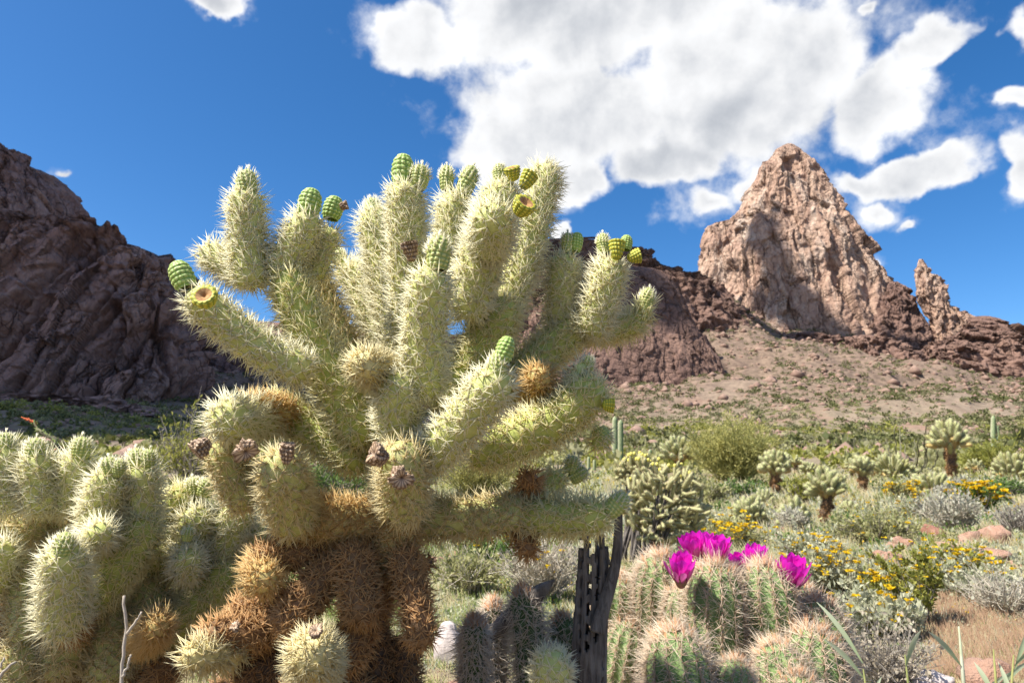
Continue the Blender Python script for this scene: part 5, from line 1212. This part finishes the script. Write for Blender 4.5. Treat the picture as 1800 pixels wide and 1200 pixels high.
# ================================================================ ROCKS
ROCKM = noisy('pink_boulder', (0.40, 0.22, 0.145), (0.52, 0.33, 0.24), 14, .9, 90, .9, .02, c3=(0.22, 0.155, 0.125))
ROCKR = noisy('red_rock', (0.22, 0.10, 0.07), (0.34, 0.17, 0.12), 16, .9, 60, .6, .01)
ROCKW = noisy('pale_rock', (0.50, 0.42, 0.38), (0.64, 0.56, 0.52), 14, .85, 50, .5, .01)
def boulder(label, px, pyb, wpx, hpx, seed, mat, dep=.8, name='boulder'):
    rng = np.random.default_rng(seed); b = ground_px(px, pyb); s = b[1] / FPX
    nu_, nv_ = 36, 20; th = np.linspace(0, 2*math.pi, nu_, endpoint=False); ph = np.linspace(.02, math.pi - .02, nv_); T_, P_ = np.meshgrid(th, ph)
    V = np.stack([np.cos(T_) * np.sin(P_), np.sin(T_) * np.sin(P_), np.cos(P_)], -1).reshape(-1, 3)
    V = np.sign(V) * np.abs(V) ** .85
    for _ in range(7):      # split faces
        n = unit(rng.normal(0, 1, 3)); dd = V @ n; lim = rng.uniform(.55, .85); V = V - n * np.clip(dd - lim, 0, None)[:, None] * .9
    V = V * (1 + .12 * fbm(V * 2.2 + seed, 4, seed) + .05 * np.floor(3 * fbm(V * 3.1 + seed, 2, seed + 1)) / 3)[:, None] * [[wpx / 2 * s, wpx / 2 * s * dep, hpx * s * .75]]; V[:, 2] += hpx * s * .25
    i, j = np.meshgrid(np.arange(nv_-1), np.arange(nu_), indexing='ij'); q = i*nu_ + j; q2 = i*nu_ + (j+1) % nu_
    o = link(name, make_mesh(name, V, np.stack([q, q+nu_, q2+nu_, q2], -1).reshape(-1, 4), True, [mat]), None, b); o.rotation_euler = (0, 0, rng.uniform(-.3, .3))
    return tag(o, label, 'rock', 'rocks among the bushes')
for i, a in enumerate([('rounded pink boulder left of its taller orange neighbour', 1708, 958, 40, 26, ROCKM), ('orange-pink rounded boulder right of its lower neighbour', 1752, 954, 52, 30, ROCKM), ('dark red rough rock behind the creosote sprig', 1640, 946, 40, 24, ROCKR),
        ('slanting pink boulder with grey side left of the creosote tip', 1580, 968, 48, 26, ROCKM), ('flat pink boulder lying below the slanting one', 1560, 994, 62, 24, ROCKM), ('broad brown boulder with dark shadowed foot under the yellow flowers', 1738, 992, 74, 26, ROCKM),
        ('flat pink slab at the right edge', 1790, 1002, 36, 16, ROCKM), ('low pink stone behind the yellow blossoms', 1660, 966, 50, 12, ROCKM), ('pale pinkish angular rock right of the brown trunk', 788, 1165, 60, 62, ROCKW),
        ('pink stone in the bottom right corner', 1740, 1215, 90, 50, ROCKM), ('grey-pink stone below the white stalk', 1640, 1215, 80, 30, ROCKW), ('small pink stone under the right arm beside the green brittlebush', 800, 985, 40, 16, ROCKM), ('larger pink stone left of the small one under the right arm', 765, 1000, 44, 20, ROCKM), ('pink stone at the foot of the shaded hedgehog clump', 815, 1225, 70, 34, ROCKM)]):
    boulder(a[0], *a[1:5], 900 + i, a[5])

# ================================================================ GROUND COVER
def scatter_px(n, rng, x0, x1, y0, y1):
    out = []
    for x, y in zip(rng.uniform(x0, x1, n), rng.uniform(y0, y1, n)):
        a, _, e = ray(x, y); out.append((a, e))
    A = np.array(out); d = np.full(n, 3.0)
    for _ in range(40):
        z = terrain_z(A[:, 0] * d, d); nd = np.where(A[:, 1] < -.002, (z - CAM_H) / np.minimum(A[:, 1], -.002), 200); d = np.clip(.5 * d + .5 * nd, .9, 150)
    return np.stack([A[:, 0] * d, d, terrain_z(A[:, 0] * d, d)], 1)
rg = np.random.default_rng(99)
def grass(name, label, n, box, hpx, mats, seed, clump=12, wide=.9):
    rng = np.random.default_rng(seed); c = scatter_px(n, rng, *box)
    c = np.repeat(c, clump, 0); s = c[:, 1:2] / FPX; c = c + rng.normal(0, 1, c.shape) * s * [[9, 9, 0]]; c[:, 2] = terrain_z(c[:, 0], c[:, 1]) - .002
    d = rng.normal(0, .38, c.shape); d[:, 2] = 1
    V, F, ti = spikes(c, d, (s[:, 0] * hpx * rng.uniform(.4, 1.2, len(c))), s[:, 0] * wide * rng.uniform(.6, 1.2, len(c)), rng, (0, .5), (.4, 1), .25)
    o = link(name, make_mesh(name, V, F, False, [mats], attrs={'tint': ti})); tag(o, label, None, kind='stuff')
G_GREEN = leafmat('green_grass', (0.13, 0.20, 0.04), (0.30, 0.36, 0.10), .4); G_DRY = leafmat('dry_grass', (0.44, 0.37, 0.19), (0.68, 0.60, 0.38), .4); G_RED = leafmat('red_grass', (0.26, 0.15, 0.09), (0.50, 0.34, 0.22), .3); G_SILV = leafmat('silver_herb', (0.28, 0.30, 0.20), (0.52, 0.54, 0.42), .3)
grass('green_grass', 'short fresh green grass over the flat', 2400, (-200, 2000, 832, 1230), 26, G_GREEN, 1)
grass('dry_grass', 'dry straw-coloured grass over the flat', 5600, (-200, 2000, 826, 1230), 28, G_DRY, 2)
grass('silver_herbs', 'silvery low herbs between the bushes', 2600, (700, 2000, 850, 1180), 22, G_SILV, 3)
grass('red_grass', 'reddish dry grass at the right foreground', 900, (1640, 1900, 1050, 1200), 34, G_RED, 4, 16)
grass('green_grass', 'fresh green grass patch under the arms of the big cactus', 700, (380, 1010, 930, 1120), 34, G_GREEN, 5)
def scatter_leafy(name, label, n, box, rpx, leaf, lpx, per, seed, hf=.7):
    rng = np.random.default_rng(seed); c = scatter_px(n, rng, *box); s = c[:, 1] / FPX; sz = rpx * s * rng.uniform(.5, 1.4, n)
    k = per; C = np.repeat(c, k, 0); S_ = np.repeat(sz, k)[:, None]; u = unit(rng.normal(0, 1, (n * k, 3))) * rng.uniform(.3, 1, (n * k, 1)); u[:, 2] = np.abs(u[:, 2]) * hf * 1.2
    V, F, ti = leaves(C + u * S_, u + rng.normal(0, .5, u.shape), np.repeat(lpx * s, k), .32, rng)
    o = link(name, make_mesh(name, V, F, False, [LM[leaf] if leaf in LM else YEL], attrs={'tint': ti})); tag(o, label, None, kind='stuff')
scatter_leafy('low_herbs', 'low sage-green herbs carpeting the flat', 420, (-100, 1950, 828, 1050), 24, 'sage', 6, 110, 11)
scatter_leafy('low_herbs', 'low silver herbs carpeting the flat', 330, (700, 1950, 832, 1120), 22, 'silver', 6, 110, 12)
scatter_leafy('low_herbs', 'low olive bushes carpeting the far flat', 380, (-100, 1950, 818, 870), 20, 'olive', 4.5, 110, 13)
scatter_leafy('low_herbs', 'low green weeds carpeting the flat', 130, (-100, 1950, 835, 1150), 20, 'green', 6, 100, 14)
scatter_leafy('wild_flowers', 'tiny yellow wild flowers dotted over the flat', 700, (760, 1950, 845, 1120), 16, 'yellow', 4.5, 9, 15)

# ---- gravel and talus: stones and bushes too many to count
def blobs(c, r, rng, flat=.6):
    """small angular stones"""
    ico = unit(np.array([(1,1,1),(1,-1,-1),(-1,1,-1),(-1,-1,1),(1.4,0,0),(-1.4,0,0),(0,1.4,0),(0,-1.4,0),(0,0,1.2),(0,0,-1.2)], float)); 
    tri = np.array([(0,4,6),(0,6,8),(0,8,4),(1,4,7),(1,7,9),(1,9,4),(2,5,6),(2,6,9),(2,9,5),(3,5,7),(3,7,8),(3,8,5),(4,8,7),(4,9,6),(5,8,6),(5,9,7)])
    n = len(c); V = c[:, None] + ico[None] * r[:, None, None] * rng.uniform(.65, 1.25, (n, 10, 1)) * np.array([[[1, 1, flat]]])
    F = (np.arange(n)[:, None, None] * 10 + tri[None]).reshape(-1, 3); return V.reshape(-1, 3), F
c = scatter_px(7000, rg, -100, 1950, 830, 1260); V, F = blobs(c, c[:, 1] / FPX * rg.gamma(2.0, 1.6, len(c)), rg)
tag(link('gravel', make_mesh('gravel', V, F, False, [ROCKM])), 'loose pink gravel on the desert floor', None, kind='stuff')
def talus_pts(n, rng, r0, r1, a0=-40, a1=40):
    r = np.sqrt(rng.uniform(r0**2, r1**2, n)); ph = np.radians(rng.uniform(a0, a1, n)); x, y = r * np.sin(ph), r * np.cos(ph)
    m = fbm(np.stack([x / 40, y / 40, 0 * x], 1), 3, 15) > rng.uniform(-1.3, .45, n)
    x, y = x[m], y[m]; return np.stack([x, y, terrain_z(x, y)], 1)
TROCK = noisy('talus_rock', (0.22, 0.14, 0.105), (0.33, 0.225, 0.17), .8, .95, c3=(0.24, 0.15, 0.12))
c = talus_pts(26000, rg, 40, 560); V, F = blobs(c, rg.gamma(1.6, .28, len(c)) * (1 + (c[:, 1] > 250) * .8), rg, .7)
tag(link('talus_rocks', make_mesh('talus_rocks', V, F, False, [TROCK])), 'scattered rocks on the talus slopes below the cliffs', None, kind='stuff')
def talus_bush(label, n, r0, r1, sz, leaf, per, seed):
    rng = np.random.default_rng(seed); c = talus_pts(n, rng, r0, r1); n = len(c); R = sz * rng.uniform(.4, 1.5, n)
    u = unit(rng.normal(0, 1, (n * per, 3))) * rng.uniform(.4, 1, (n * per, 1)); u[:, 2] = np.abs(u[:, 2]) * .8
    V, F, ti = leaves(np.repeat(c, per, 0) + u * np.repeat(R, per)[:, None], u + rng.normal(0, .5, u.shape), np.repeat(R * .42, per), .42, rng)
    tag(link('far_bushes', make_mesh('far_bushes', V, F, False, [LM[leaf]], attrs={'tint': ti})), label, None, kind='stuff')
talus_bush('dark green bushes dotting the far slopes', 10000, 70, 560, 1.3, 'scrub', 36, 3)
talus_bush('pale sage bushes dotting the far slopes', 10000, 50, 520, 1.0, 'scrub_grey', 36, 4)
talus_bush('olive bushes along the foot of the slopes', 3600, 28, 230, .6, 'sage', 80, 5)
talus_bush('grey-green bushes along the foot of the slopes', 3000, 28, 170, .6, 'olive', 70, 6)
